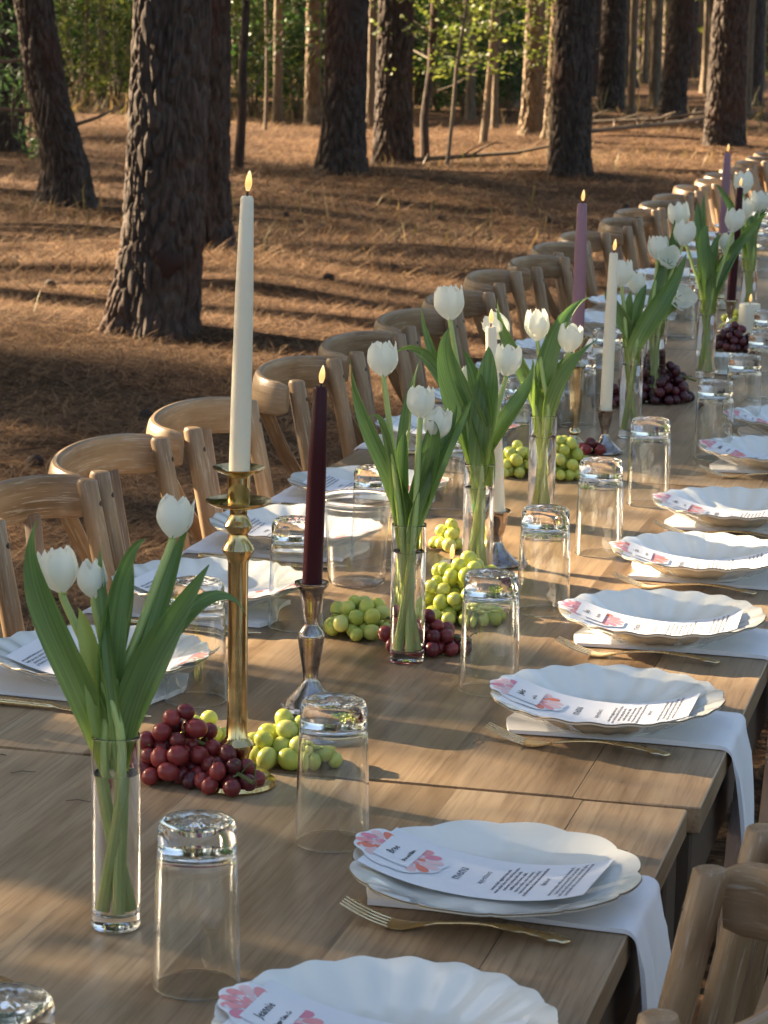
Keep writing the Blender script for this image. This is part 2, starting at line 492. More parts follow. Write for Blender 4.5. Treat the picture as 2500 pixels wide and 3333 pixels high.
M = dict(
    table=wood_table(), chair=wood_chair(), porcelain=porcelain(), cloth=cloth(), litter=litter(),
    apron=plain('dark table frame', (0.085, 0.058, 0.04), 0.6),
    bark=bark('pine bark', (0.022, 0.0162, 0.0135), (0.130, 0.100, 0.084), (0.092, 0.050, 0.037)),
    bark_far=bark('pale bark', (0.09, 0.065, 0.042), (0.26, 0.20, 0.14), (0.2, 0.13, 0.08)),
    twig=plain('dead wood', (0.16, 0.12, 0.085), 0.9),
    needle=foliage('fallen needles', [(0.045, 0.022, 0.012), (0.13, 0.068, 0.034), (0.23, 0.132, 0.068), (0.44, 0.285, 0.155)], 0.1, 0.7),
    leafA=foliage('broad leaves', [(0.05, 0.075, 0.020), (0.11, 0.135, 0.034), (0.21, 0.22, 0.065), (0.06, 0.09, 0.026), (0.13, 0.14, 0.042)], 0.5),
    leafB=foliage('dark leaves', [(0.022, 0.05, 0.018), (0.04, 0.085, 0.025), (0.06, 0.11, 0.03)], 0.35),
    pine=foliage('pine needles', [(0.025, 0.055, 0.022), (0.04, 0.08, 0.028), (0.06, 0.10, 0.035)], 0.25),
    dry=foliage('dry grass', [(0.22, 0.15, 0.07), (0.34, 0.25, 0.13), (0.12, 0.13, 0.04), (0.28, 0.17, 0.08)], 0.3),
    glass=glass('clear glass', (0.985, 0.992, 0.99), 1.5), vglass=glass('vase glass', (1, 1, 1), 1.46), water=glass('vase water', (1, 1, 1), 1.33),
    plastic=glass('clear plastic', (1, 1, 1), 1.40, 0.06),
    gold=metal('gold cutlery', (0.88, 0.72, 0.44), 0.16, (0.70, 0.54, 0.30)),
    brass=metal('polished brass', (0.68, 0.51, 0.25), 0.11, (0.40, 0.29, 0.13), 0.28, 30),
    silver=metal('tarnished silver', (0.50, 0.45, 0.42), 0.13, (0.17, 0.125, 0.10), 0.36, 48),
    gilt=metal('worn gilt silver', (0.66, 0.56, 0.36), 0.12, (0.36, 0.28, 0.16), 0.3, 40),
    goldrim=plain('gold rim', (0.22, 0.165, 0.10), 0.35, 0.5),
    ivory=wax('ivory wax', (0.84, 0.78, 0.62)), burgundy=wax('burgundy wax', (0.040, 0.003, 0.008)), mauve=wax('mauve wax', (0.30, 0.175, 0.225)),
    wick=plain('black wick', (0.012, 0.012, 0.014), 0.6), flame=flame_mat(),
    red=grape('red grape skin', [(0.085, 0.009, 0.014), (0.20, 0.020, 0.024), (0.32, 0.048, 0.040), (0.055, 0.008, 0.014), (0.26, 0.034, 0.032)], 0.4),
    dark=grape('dark grape skin', [(0.040, 0.006, 0.012), (0.075, 0.011, 0.018), (0.12, 0.020, 0.026)], 0.25),
    green=grape('green grape skin', [(0.46, 0.50, 0.08), (0.56, 0.58, 0.12), (0.38, 0.44, 0.08), (0.60, 0.60, 0.18)], 0.7),
    gstem=plain('grape stalk', (0.13, 0.14, 0.04), 0.7),
    tleaf=tulip_leaf_mat(),
    tstem=plain('tulip stem', (0.42, 0.52, 0.17), 0.45, Subsurface_Weight=0.2, Subsurface_Scale=0.004),
    petal=foliage('white petals', [(0.82, 0.83, 0.74), (0.86, 0.87, 0.79)], 0.3, 0.45),
    pbase=plain('petal foot', (0.55, 0.6, 0.2), 0.5),
    paper=plain('white card', (0.84, 0.84, 0.87), 0.75), ink=plain('grey ink', (0.10, 0.10, 0.13), 0.8), blackink=plain('black ink', (0.03, 0.03, 0.035), 0.8),
    pink=plain('pink print', (0.82, 0.34, 0.36), 0.75), coral=plain('coral print', (0.84, 0.24, 0.16), 0.75), rose=plain('pale rose print', (0.85, 0.58, 0.58), 0.75), magenta=plain('deep pink print', (0.80, 0.28, 0.36), 0.75),
    bolt=plain('black bolt', (0.02, 0.02, 0.022), 0.4, 0.6),
    stone=plain('white pressed glass', (0.74, 0.78, 0.76), 0.25),
)

# ------------------------------------------------------------------ ground
def gz_np(x, y):
    a = 0.035 * np.sin(x * 0.9 + 1.3 * np.sin(y * 0.37)) + 0.045 * np.sin(y * 0.61 + 0.8 * np.sin(x * 0.5)) + 0.022 * np.sin(x * 2.3 + y * 1.7) + 0.016 * np.sin(y * 3.9 - x * 1.1)
    k = np.clip((-x - 2.2) / 2.0, 0, 1) * np.clip((y + 4) / 3, 0, 1)
    k = np.maximum(k, np.clip((y - 16) / 4, 0, 1))
    return a * k

def gz(x, y):
    return float(gz_np(np.float64(x), np.float64(y)))

def axis(c, fine, half, far, n_out):
    inner = np.arange(c - half, c + half + 1e-6, fine)
    g = fine * np.cumsum(1.16 ** np.arange(1, n_out))
    g = g[g < far]
    return np.concatenate([(c - half - g)[::-1], inner, c + half + g])
gx, gy = axis(-7, 0.14, 9, 420, 60), axis(20, 0.17, 18, 420, 60)
GX, GY = np.meshgrid(gx, gy, indexing='ij')
GZ = gz_np(GX, GY)
idx = np.arange(GX.size).reshape(GX.shape)
F = np.stack([idx[:-1, :-1], idx[1:, :-1], idx[1:, 1:], idx[:-1, 1:]], -1).reshape(-1, 4)
tag(link('ground', np_mesh('ground', np.stack([GX, GY, GZ], -1).reshape(-1, 3), F, M['litter'])), 'forest floor of brown pine litter', None, None, 'structure')

def wedge(n, d0, d1, margin=1.06, pw=1.0):                  # points on the ground inside the view
    d = d0 + (d1 - d0) * nrg.random(n) ** pw
    s = (nrg.random(n) * 2 - 1) * margin * 0.1455
    x = -math.sin(YAW) * d + math.cos(YAW) * d * s
    y = math.cos(YAW) * d + math.sin(YAW) * d * s
    return x, y

def strands(x, y, length, width, lift, tilt, name, mat, label):
    n = len(x)
    a = nrg.random(n) * 2 * math.pi
    L = length * (0.6 + 0.8 * nrg.random(n))
    z = gz_np(x, y) + lift * nrg.random(n)
    el = tilt * (nrg.random(n) ** 2)
    dx, dy, dz = np.cos(a) * np.cos(el), np.sin(a) * np.cos(el), np.sin(el)
    wx, wy = -np.sin(a) * width, np.cos(a) * width
    bend = 0.25 * (nrg.random(n) - 0.5)
    mx_, my_ = x + dx * L * 0.5 - np.sin(a) * L * bend, y + dy * L * 0.5 + np.cos(a) * L * bend
    P0 = np.stack([x - wx, y - wy, z], -1); P1 = np.stack([x + wx, y + wy, z], -1)
    P2 = np.stack([mx_ + wx, my_ + wy, z + dz * L * 0.55 + 0.004], -1); P3 = np.stack([mx_ - wx, my_ - wy, z + dz * L * 0.55 + 0.004], -1)
    P4 = np.stack([x + dx * L, y + dy * L, z + dz * L], -1)
    V = np.stack([P0, P1, P2, P3, P4], 1).reshape(-1, 3)
    b = np.arange(n)[:, None] * 5
    T = np.concatenate([b + [0, 1, 2], b + [0, 2, 3], b + [3, 2, 4]], 1).reshape(-1, 3)
    o = link(name, np_mesh(name, V, T, mat, False))
    tag(o, label, 'ground litter', None, 'stuff')
    return o
x, y = wedge(95000, 5.0, 17.0)
k = x < -1.7
strands(x[k], y[k], 0.12, 0.0011, 0.012, 0.45, 'fallen_needles', M['needle'], 'brown pine needles lying loose over the forest floor')
x, y = wedge(60000, 15, 36)
strands(x, y, 0.17, 0.0022, 0.02, 0.5, 'fallen_needles', M['needle'], 'drifts of brown needles among the farther trunks')
x, y = wedge(2600, 12, 40, 1.06, 0.8)
k = (np.sin(x * 0.9) + np.sin(y * 0.7 + 1) + nrg.random(len(x))) > 0.9
strands(x[k], y[k], 0.20, 0.004, 0.0, 1.45, 'dry_grass', M['dry'], 'sparse dry grass blades and weeds on the forest floor')
x, y = wedge(9000, 36, 75, 1.1)
k = (np.sin(x * 0.5 + 2) + np.sin(y * 0.33) + nrg.random(len(x))) > 0.6
strands(x[k], y[k], 0.36, 0.010, 0.0, 1.45, 'undergrowth_grass', M['dry'], 'straw coloured undergrowth far back in the wood')

# ------------------------------------------------------------------ trees
def trunk_mesh(name, mat, r0, height, seed, nth=120, nfine=190, fine_h=2.5, cell=(0.045, 0.21), depth=0.020, flare=0.10, lean=(), top=0.35):
    g = np.random.default_rng(seed)
    zf = np.linspace(-0.12, fine_h, nfine)
    zc = np.linspace(fine_h, height, 14)[1:]
    z = np.concatenate([zf, zc])
    th = np.arange(nth) * 2 * math.pi / nth
    T, Z = np.meshgrid(th, z, indexing='xy')
    ncell = max(6, int(round(2 * math.pi * r0 / cell[0])))
    nrow = int(height / cell[1]) + 8
    jit = g.random((nrow + 4, ncell, 2))
    wob = 0.55 * np.sin(Z * 4.1 + 3 * np.sin(T * 2 + seed)) + 0.30 * np.sin(Z * 9.3 + 4 * np.sin(T * 3)) + 0.2 * np.sin(Z * 23 + 7 * np.sin(T * 4 + 1))
    U = (T / (2 * math.pi) * ncell + wob * 0.8) % ncell
    Vv = Z / cell[1] + 3 + 0.5 * np.sin(T * 5 + seed)
    iu, iv = np.floor(U).astype(int), np.floor(Vv).astype(int)
    f1 = np.full(U.shape, 9.0); f2 = np.full(U.shape, 9.0)
    for du in (-1, 0, 1):
        for dv in (-1, 0, 1):
            cu, cv = iu + du, np.clip(iv + dv, 0, nrow + 3)
            J = jit[cv, cu % ncell]
            d = np.hypot(cu + J[..., 0] - U, iv + dv + J[..., 1] - Vv)
            m_ = d < f1
            f2 = np.where(m_, f1, np.minimum(f2, d)); f1 = np.where(m_, d, f1)
    e = np.clip((f2 - f1) / 0.42, 0, 1)
    tone = jit[np.clip(iv, 0, nrow + 3), iu % ncell][..., 0]
    dis = depth * (e * e * (3 - 2 * e) - 1) + depth * 0.35 * (f1 < 0.7) * (0.5 - f1) + depth * 0.2 * np.sin(U * 9.7 + Z * 31) * np.sin(Z * 57 + U * 3)
    ph = g.random(3) * 6.28
    zz = np.clip(Z, 0, None)
    root = 1 + 0.45 * np.sin(3 * T + ph[0]) + 0.35 * np.sin(5 * T + ph[1])
    rad = r0 * (1 - (1 - top) * zz / height) * (1 + 0.04 * np.sin(2 * T + ph[2] + zz)) + flare * root * np.exp(-zz / 0.22) + dis
    cx = np.zeros_like(zz); cyy = np.zeros_like(zz)
    if len(lean):
        la = np.array(lean)
        cx = np.interp(zz, la[:, 0], la[:, 1]); cyy = np.interp(zz, la[:, 0], la[:, 2])
    V = np.stack([cx + rad * np.cos(T), cyy + rad * np.sin(T), Z], -1).reshape(-1, 3)
    n_, m2 = len(z), nth
    i0 = np.arange(n_ * m2).reshape(n_, m2)
    j1 = np.roll(i0, -1, axis=1)
    F = np.stack([i0[:-1], j1[:-1], j1[1:], i0[1:]], -1).reshape(-1, 4)
    return np_mesh(name, V, F, mat)

def leaf_quads(P, D, Nn, L, W, droop=0.0):              # diamond leaves: base, two sides, tip
    S = np.cross(D, Nn); S /= np.linalg.norm(S, axis=1, keepdims=True) + 1e-9
    Nn = np.cross(S, D)
    L = L[:, None]; W = W[:, None]
    A = P; B = P + D * L * 0.45 + S * W - Nn * L * 0.06; C = P + D * L - Nn * L * droop; E_ = P + D * L * 0.45 - S * W - Nn * L * 0.06
    V = np.stack([A, B, C, E_], 1).reshape(-1, 3)
    F = np.arange(len(P) * 4).reshape(-1, 4)
    return V, F

def unit(v):
    return v / (np.linalg.norm(v, axis=1, keepdims=True) + 1e-9)

def pine_crown(name, seed, h0, h1, rad, n_tuft, per, mat, L=0.34, W=0.035, spread=0.16):
    g = np.random.default_rng(seed)
    t = g.random(n_tuft) ** 0.8
    a = g.random(n_tuft) * 2 * math.pi
    rr = rad * (1 - 0.75 * t) * np.sqrt(g.random(n_tuft))
    C = np.stack([rr * np.cos(a), rr * np.sin(a), h0 + (h1 - h0) * t], -1)
    C = np.repeat(C, per, 0) + g.normal(0, spread, (n_tuft * per, 3))
    D = unit(g.normal(0, 1, (n_tuft * per, 3)) + np.array([0, 0, 0.3]))
    N_ = unit(g.normal(0, 1, (n_tuft * per, 3)))
    V, F = leaf_quads(C, D, N_, L * (0.7 + 0.6 * g.random(len(C))), W * (0.7 + 0.6 * g.random(len(C))))
    return np_mesh(name, V, F, mat, False)

crown_meshes = [pine_crown('crown', s, 7.0, 15.0, 2.8, 26, 115, M['pine'], 0.36, 0.042, 0.46) for s in (1, 2, 3)]
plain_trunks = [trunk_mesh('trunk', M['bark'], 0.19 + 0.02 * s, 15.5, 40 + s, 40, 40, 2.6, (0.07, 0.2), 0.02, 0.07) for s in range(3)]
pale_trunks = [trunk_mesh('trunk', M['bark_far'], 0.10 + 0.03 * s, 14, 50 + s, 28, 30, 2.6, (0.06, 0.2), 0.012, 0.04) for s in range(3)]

def pine(name, x, y, trunk, label, group=None, crown=True, rz=0.0, scale=1.0, wide=1.0):
    e = empty(name, (x, y, gz(x, y) - 0.02), rz)
    e.scale = (scale, scale, 1)
    tag(e, label, 'tree', group)
    link('trunk', trunk, e)
    if crown:
        c = link('crown', rng.choice(crown_meshes), e, rot=(0, 0, rng.random() * 6))
        c.scale = (wide, wide, 1)
    return e

def gnd(xd, yd):                                          # ground point, pixel given in 1659-wide units
    p = at(xd * PW / 1659, yd * PW / 1659, 0.0)
    return p.x, p.y

def hero(xd, yd, wd, name, label, seed, lean=(), flare=0.09, nth=150, nfine=230, mat='bark', cell=(0.052, 0.19), depth=0.024, crown=True, height=15.5, group=None):
    x_, y_ = gnd(xd, yd)
    d = depth_of((x_, y_, 0))
    r_ = wd / 2 * d / 5700
    s_ = math.cos(YAW), math.sin(YAW)                     # lean is given sideways across the view, in metres
    ln = [(z, o * s_[0], o * s_[1]) for z, o in lean]
    me = trunk_mesh('trunk', M[mat], r_, height, seed, nth, nfine, 2.5, cell, depth, flare, ln)
    return pine(name, x_, y_, me, label, group, crown, wide=1.7)

t1 = hero(326, 728, 182, 'pine_tree', 'thick pine with flaring trunk and furrowed bark, closest to the chairs of the forest pines', 3, ((0, 0), (0.5, 0.06), (1.5, 0.10), (15, 0.35)), 0.055, 220, 330, cell=(0.040, 0.15), depth=0.018)
scar = MB()
scar.lathe([(0.0, 0.022), (0.03, 0.020), (0.055, 0.008), (0.07, -0.01)], 18, fn=lambda r_, z, a: (r_ * (1 + 0.18 * math.sin(3 * a + 1)), z))
tp = Vector((t1.location.x, t1.location.y, 0)); vd = Vector((-tp.x, -tp.y, 0)).normalized()
scar.build('branch_scar', plain('scar bark', (0.035, 0.016, 0.012), 0.9), t1, vd * 0.214 + Vector((0.075, 0.02, 0.36)), vd.to_track_quat('Z', 'Y').to_euler())
hero(440, 568, 104, 'pine_tree', 'dark pine right behind the thick furrowed pine, its foot showing beside it', 4, ((0, 0), (2, 0.02), (15, 0.2)), 0.07)
t2 = hero(150, 446, 92, 'pine_tree', 'leaning pine with swept base and torn hanging bark', 5, ((0, 0), (0.35, -0.02), (0.9, -0.17), (1.6, -0.27), (15, -0.9)), 0.10)
hero(738, 396, 98, 'pine_tree', 'dark pine standing alone with hollow bark pockets at its foot', 6, ((0, 0), (2, 0.04), (15, 0.3)), 0.08)
hero(848, 345, 84, 'pine_tree', 'nearly black pine in full shade beside a thin green sapling', 7, ((0, 0), (2, 0.01), (15, 0.1)), 0.04)
hero(1228, 392, 92, 'pine_tree', 'dark pine with a pale sunlit trunk close behind it', 8, ((0, 0), (2, 0.03), (15, 0.3)), 0.03)
hero(1562, 322, 82, 'pine_tree', 'straight dark pine at the head of the chair row', 9, ((0, 0), (2, 0.03), (15, 0.2)), 0.035)
hero(1445, 266, 56, 'pine_tree', 'pine with sunlit ridged bark above a heap of fallen branches', 10, ((0, 0), (0.5, 0.05), (2, 0.15), (15, 0.8)), 0.09, 100, 160)
t8 = hero(1318, 238, 54, 'pine_tree', 'shaded pine with broken dead branch stubs', 12, ((0, 0), (2, 0.02), (15, 0.1)), 0.03, 90, 140)
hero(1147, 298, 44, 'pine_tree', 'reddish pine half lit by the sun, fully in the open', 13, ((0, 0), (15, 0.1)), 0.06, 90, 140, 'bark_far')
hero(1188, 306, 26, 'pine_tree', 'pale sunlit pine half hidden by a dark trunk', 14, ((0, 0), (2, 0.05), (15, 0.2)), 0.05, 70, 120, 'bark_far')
hero(22, 330, 60, 'pine_tree', 'black pine trunk next to the leaning swept pine', 15, ((0, 0), (15, 0.1)), 0.05, 90, 140)
hero(1488, 165, 36, 'pine_tree', 'dark pine tucked behind the ridged sunlit pine', 16, (), 0.03, 70, 110)
hero(1362, 180, 24, 'pine_tree', 'slim brown pine beside the pine with dead stubs', 17, (), 0.03, 60, 100)
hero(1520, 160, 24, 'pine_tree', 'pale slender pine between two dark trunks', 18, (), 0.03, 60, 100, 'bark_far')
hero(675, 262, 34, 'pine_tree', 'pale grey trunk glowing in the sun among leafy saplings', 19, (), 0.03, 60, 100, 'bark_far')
hero(800, 250, 20, 'pine_tree', 'thin pale trunk seen between two dark pines', 20, (), 0.02, 50, 100, 'bark_far')

def stub(e, z, side, L, rise, off=(0, 0)):
    b = MB(); d = Vector((math.cos(YAW) * side, math.sin(YAW) * side, 0))
    p0 = Vector((off[0], off[1], z)) + d * 0.12
    b.tube([p0, p0 + d * L * 0.5 + Vector((0, -0.05, rise * 0.4)), p0 + d * L + Vector((0, -0.12, rise))], [0.02, 0.014, 0.004], 6); b.build('dead_branch', M['twig'], e)
for z, s_, L, r_ in ((1.25, -1, 0.7, -0.15), (1.55, 1, 0.5, 0.2), (1.0, -1, 0.5, -0.2), (1.4, 1, 0.8, 0.35)): stub(t8, z, s_, L, r_)
for z, s_, L, r_ in ((0.75, -1, 0.8, 0.05), (1.15, -1, 0.7, -0.1), (0.62, 1, 0.55, 0.22)): stub(t2, z, s_, L, r_, (-0.15, -0.04))
for j in range(9):
    b = MB(); x0 = -0.36 + 0.035 * j; z0 = 0.98 - 0.05 * (j % 3)
    b.sweep(smooth_path([(x0, -0.23, z0), (x0 + rng.uniform(-.03, .03), -0.29, z0 - 0.18), (x0 + rng.uniform(-.05, .05), -0.30, z0 - rng.uniform(0.3, 0.45))], 8), [sect(0.022, 0.005, 8)] * 6 + [sect(0.014, 0.004, 8), sect(0.004, 0.002, 8)], (1, 0, 0)); b.build('bark_strip', M['bark_far'], t2)

def sapling_trunk(xd, yd, wd, lean, mat, label, seed, height=6.0):
    x_, y_ = gnd(xd, yd)
    d = depth_of((x_, y_, 0)); r_ = wd / 2 * d / 5700
    e = empty('sapling', (x_, y_, gz(x_, y_) - 0.02)); tag(e, label, 'sapling')
    g = random.Random(seed)
    pts = [(math.cos(YAW) * lean * z / 2 + g.uniform(-.02, .02), math.sin(YAW) * lean * z / 2 + g.uniform(-.02, .02), z) for z in (0, 0.5, 1.0, 1.6, 2.4, 4.0, height)]
    mb = MB(); mb.tube(pts, [r_ * 1.2, r_, r_ * .95, r_ * .9, r_ * .8, r_ * .6, r_ * .3], 10, (1, 0, 0))
    mb.build('trunk', M[mat], e)
    for j in range(5):
        z = g.uniform(0.7, 2.0); a = g.uniform(0, 6.28); p0 = Vector(pts[2]) * (z / 1.0) if z < 1.0 else Vector((math.cos(YAW) * lean * z / 2, math.sin(YAW) * lean * z / 2, z))
        b = MB(); L = g.uniform(0.3, 0.8)
        b.tube([p0, p0 + Vector((math.cos(a) * L * .5, math.sin(a) * L * .5, .1)), p0 + Vector((math.cos(a) * L, math.sin(a) * L, .28))], [.011, .008, .003], 5)
        b.build('branch', M['twig'], e)
    link('crown', rng.choice(sap_crowns), e, (pts[4][0], pts[4][1], 0.9))
    return e

def leafy_crown(name, seed, h, rad, n_spray, per, mat, L, W):
    g = np.random.default_rng(seed)
    V_, F_, off = [], [], 0
    a = g.random(n_spray) * 2 * math.pi
    zz = h * g.random(n_spray)
    rr = rad * (0.25 + 0.75 * np.sqrt(g.random(n_spray))) * (1 - 0.5 * zz / h)
    t = g.random((n_spray, per))
    out = np.stack([np.cos(a), np.sin(a), 0.10 * np.ones(n_spray)], -1)
    C = out[:, None, :] * (rr[:, None] * (0.35 + 0.65 * t))[..., None]
    C[..., 2] += zz[:, None]
    C = C.reshape(-1, 3) + g.normal(0, 0.055, (n_spray * per, 3))
    D = unit(np.repeat(out, per, 0) * 0.7 + g.normal(0, 0.7, C.shape) * [1, 1, 0.45])
    N_ = unit(np.array([-0.3, -0.2, 0.8]) + g.normal(0, 0.6, C.shape))
    V, F = leaf_quads(C, D, N_, L * (0.6 + 0.8 * g.random(len(C))), W * (0.6 + 0.8 * g.random(len(C))), 0.12)
    return np_mesh(name, V, F, mat, False)
sap_crowns = [leafy_crown('crown', s, 2.6, 1.1, 70, 20, M['leafA'], 0.07, 0.019) for s in (60, 61)] + [leafy_crown('crown', 62, 2.8, 1.0, 60, 20, M['leafB'], 0.075, 0.02)]
bush_crowns = [leafy_crown('foliage', s, 1.5, 0.8, 80, 22, M['leafA'], 0.062, 0.018) for s in (70, 71)] + [leafy_crown('foliage', s, 1.6, 0.8, 84, 24, M['leafB'], 0.070, 0.021) for s in (72, 73)]

sapling_trunk(516, 372, 20, 0.06, 'bark', 'thin dark straight sapling in front of the sunny undergrowth', 1)
sapling_trunk(914, 342, 18, 0.10, 'bark', 'thin mossy sapling close beside the nearly black pine', 2)
sapling_trunk(1046, 308, 15, 0.12, 'bark_far', 'slender sunlit sapling with a pale stem', 3)
sapling_trunk(968, 362, 8, 0.16, 'twig', 'spindly slanting sapling bare at its foot', 4)
sapling_trunk(1400, 170, 10, 0.05, 'bark_far', 'bright thin sapling far behind the ridged pine', 5)
sapling_trunk(1425, 160, 9, 0.02, 'bark_far', 'pale twin stem sapling in the sunny gap', 6)
sapling_trunk(575, 290, 7, 0.0, 'twig', 'whippy little sapling among leafy bushes', 7)

stem_me = MB()
for j in range(6):
    a = j * 1.05
    stem_me.tube([(0.02 * math.cos(a), 0.02 * math.sin(a), 0), (0.12 * math.cos(a), 0.12 * math.sin(a), 0.6), (0.3 * math.cos(a), 0.3 * math.sin(a), 1.25)], [.012, .009, .004], 5)
stem_me = stem_me.mesh('stems', M['twig'])
NEAR = [(20, 'the black trunk by the leaning pine'), (95, 'the leaning swept pine'), (190, 'the gap left of the thick furrowed pine'), (290, 'the thick furrowed pine'), (450, 'the pine hidden behind the thick one'), (516, 'the thin dark sapling'), (590, 'the whippy little sapling'), (670, 'the pale grey trunk'),
        (738, 'the pine with hollow bark pockets'), (848, 'the nearly black pine'), (914, 'the thin mossy sapling'), (975, 'the spindly slanting sapling'), (1046, 'the slender sunlit sapling'), (1145, 'the half lit reddish pine'), (1228, 'the dark pine before the pale trunk'), (1318, 'the pine with dead stubs'),
        (1400, 'the bright thin saplings'), (1445, 'the ridged sunlit pine'), (1500, 'the pale slender pine'), (1565, 'the straight pine heading the chairs'), (1640, 'the last gap past the chair row')]
def near(xd): return min(NEAR, key=lambda q: abs(q[0] - xd))[1]
def bush(xd, yd, k, sc_, label='leafy sunlit bush', group='leafy bushes in the sunny undergrowth'):
    label = label + ' beyond ' + near(xd)
    x_, y_ = gnd(xd, yd)
    e = empty('bush', (x_, y_, gz(x_, y_)), rng.random() * 6)
    e.scale = (sc_, sc_, sc_ * rng.uniform(0.85, 1.15)); tag(e, label, 'bush', group)
    link('stems', stem_me, e); link('foliage', bush_crowns[k], e, (0, 0, 0.15))
    return e
DK = ('dark leafed bush', 'dark bushes in the wood')
for xd, yd, k, s_ in ((165, 232, 0, 1.2), (215, 215, 2, 1.2), (250, 240, 1, 1.1), (190, 180, 3, 1.6), (275, 190, 0, 1.4), (240, 160, 1, 1.7), (170, 150, 2, 2.0),
                      (545, 245, 0, 1.3), (600, 238, 1, 1.1), (640, 250, 2, 0.9), (560, 190, 3, 1.5), (620, 180, 0, 1.5), (590, 150, 1, 1.9), (660, 160, 3, 1.8), (515, 200, 0, 1.2), (705, 170, 0, 1.6),
                      (945, 240, 3, 1.2), (990, 225, 1, 1.1), (1030, 245, 2, 1.0), (1085, 235, 3, 1.1), (960, 180, 0, 1.6), (1010, 170, 2, 1.7), (1075, 165, 1, 1.6), (1110, 190, 0, 1.2), (930, 150, 2, 2.0), (1170, 170, 0, 1.7),
                      (1395, 130, 0, 1.9), (1420, 120, 1, 2.1), (1340, 140, 2, 1.6), (1640, 150, 3, 1.9), (1655, 130, 0, 2.0), (130, 205, 2, 1.0), (290, 215, 3, 1.0), (530, 225, 2, 0.9), (580, 215, 3, 1.0), (655, 215, 3, 1.1), (700, 230, 2, 1.0), (925, 215, 2, 1.0), (1000, 250, 3, 0.8), (1060, 215, 2, 1.1), (1100, 250, 3, 0.8), (80, 225, 2, 1.2), (790, 210, 3, 1.1), (1290, 190, 3, 1.0), (1380, 160, 3, 1.3), (1610, 180, 2, 1.3), (1280, 150, 2, 1.6), (1505, 120, 1, 2.0), (100, 190, 2, 1.7), (30, 215, 3, 1.6), (810, 165, 0, 1.7)):
    if k > 1: bush(xd, yd, k, s_, *DK)
    else: bush(xd, yd, k, s_)

# farther pines that close the view, and the pines round the clearing outside it
for i in range(95):
    d = 44 + 75 * (i / 95) ** 1.1
    s_ = (rng.random() * 2 - 1) * 0.155
    x_ = -math.sin(YAW) * d + math.cos(YAW) * d * s_; y_ = math.cos(YAW) * d + math.sin(YAW) * d * s_
    pale = rng.random() < 0.75
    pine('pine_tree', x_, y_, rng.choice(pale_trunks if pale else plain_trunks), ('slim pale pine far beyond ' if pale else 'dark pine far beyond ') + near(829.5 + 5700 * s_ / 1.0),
         'pale pines far back' if pale else 'dark pines far back', True, rng.random() * 6, rng.uniform(0.8, 1.2))
for i in range(110):
    d = 36 + 50 * (i / 110)
    s_ = (rng.random() * 2 - 1) * 0.155
    x_ = -math.sin(YAW) * d + math.cos(YAW) * d * s_; y_ = math.cos(YAW) * d + math.sin(YAW) * d * s_
    pine('pine_sapling', x_, y_, pale_trunks[0], 'thin bare pale pole of a tree beyond ' + near(829.5 + 5700 * s_), 'thin pale poles in the wood', False, rng.random() * 6, rng.uniform(0.3, 0.75))
x, y = wedge(26000, 60, 120, 1.15, 0.7)
g = nrg
P = np.stack([x, y, 0.1 + 3.2 * g.random(len(x)) ** 1.4], -1)
keep = (np.sin(x * 0.8 + 1) + np.sin(y * 0.5 + x * 0.3) + 1.6 * g.random(len(x))) > 0.55
P = P[keep]
V, F = leaf_quads(P, unit(g.normal(0, 1, P.shape)), unit(g.normal(0, 1, P.shape) + [0, 0, 1.0]), 0.20 * (0.6 + 0.8 * g.random(len(P))), 0.055 * (0.6 + 0.8 * g.random(len(P))))
tag(link('distant_thicket', np_mesh('distant_thicket', V, F, M['leafA'], False)), 'yellow green thicket closing the far wood', 'thicket', None, 'stuff')

SHADE = []
for ix in range(18):
    for iy in range(20):
        x_ = -7.5 - ix * 3.7 + rng.uniform(-1.4, 1.4); y_ = -14 + iy * 3.7 + rng.uniform(-1.4, 1.4)
        if x_ > -0.43 * y_ - 1.5 and y_ > 0: continue
        if rng.random() < (0.06 if x_ > -17 else (0.88 if y_ < 9 else 0.66)): continue
        SHADE.append((x_, y_))
for ix in range(4):
    for iy in range(8):
        x_ = 13 + ix * 6 + rng.uniform(-2, 2); y_ = -12 + iy * 6.5 + rng.uniform(-2, 2)
        SHADE.append((x_, y_))
for x_, y_ in SHADE:
    pine('pine_tree', x_, y_, rng.choice(plain_trunks), 'tall pine of the surrounding wood beside the clearing', 'pines of the surrounding wood', True, rng.random() * 6, rng.uniform(0.85, 1.2))

# young pines: a row added out of view to shade the tables, one seen
young = pine_crown('crown', 90, 0.6, 6.0, 1.7, 52, 34, M['pine'], 0.24, 0.026, 0.17)
ytr = MB(); ytr.tube([(0, 0, 0), (0.03, 0, 2), (0, 0.02, 6)], [.06, .045, .01], 8, (1, 0, 0)); ytr = ytr.mesh('trunk', M['bark'])
def young_pine(x_, y_, s_, label='bushy young pine added out of view to shade the tables', group='unseen young pines added for shade'):
    e = empty('young_pine', (x_, y_, gz(x_, y_)), rng.random() * 6); e.scale = (s_, s_, s_); tag(e, label, 'tree', group)
    link('trunk', ytr, e); link('crown', young, e)
    return e
ADDED_YOUNG = [(-8.0, 3.3, 1.0), (-8.7, 5.0, 1.05), (-8.0, 6.8, 0.95), (-8.8, 8.5, 1.05), (-8.3, 10.4, 0.9), (-12.5, 3.0, 1.0), (-13.0, 7.6, 1.0)]
for a in ADDED_YOUNG: young_pine(*a)
young_pine(*gnd(-30, 400), 0.42, 'small dark pine sapling drooping beside the leaning pine', None)

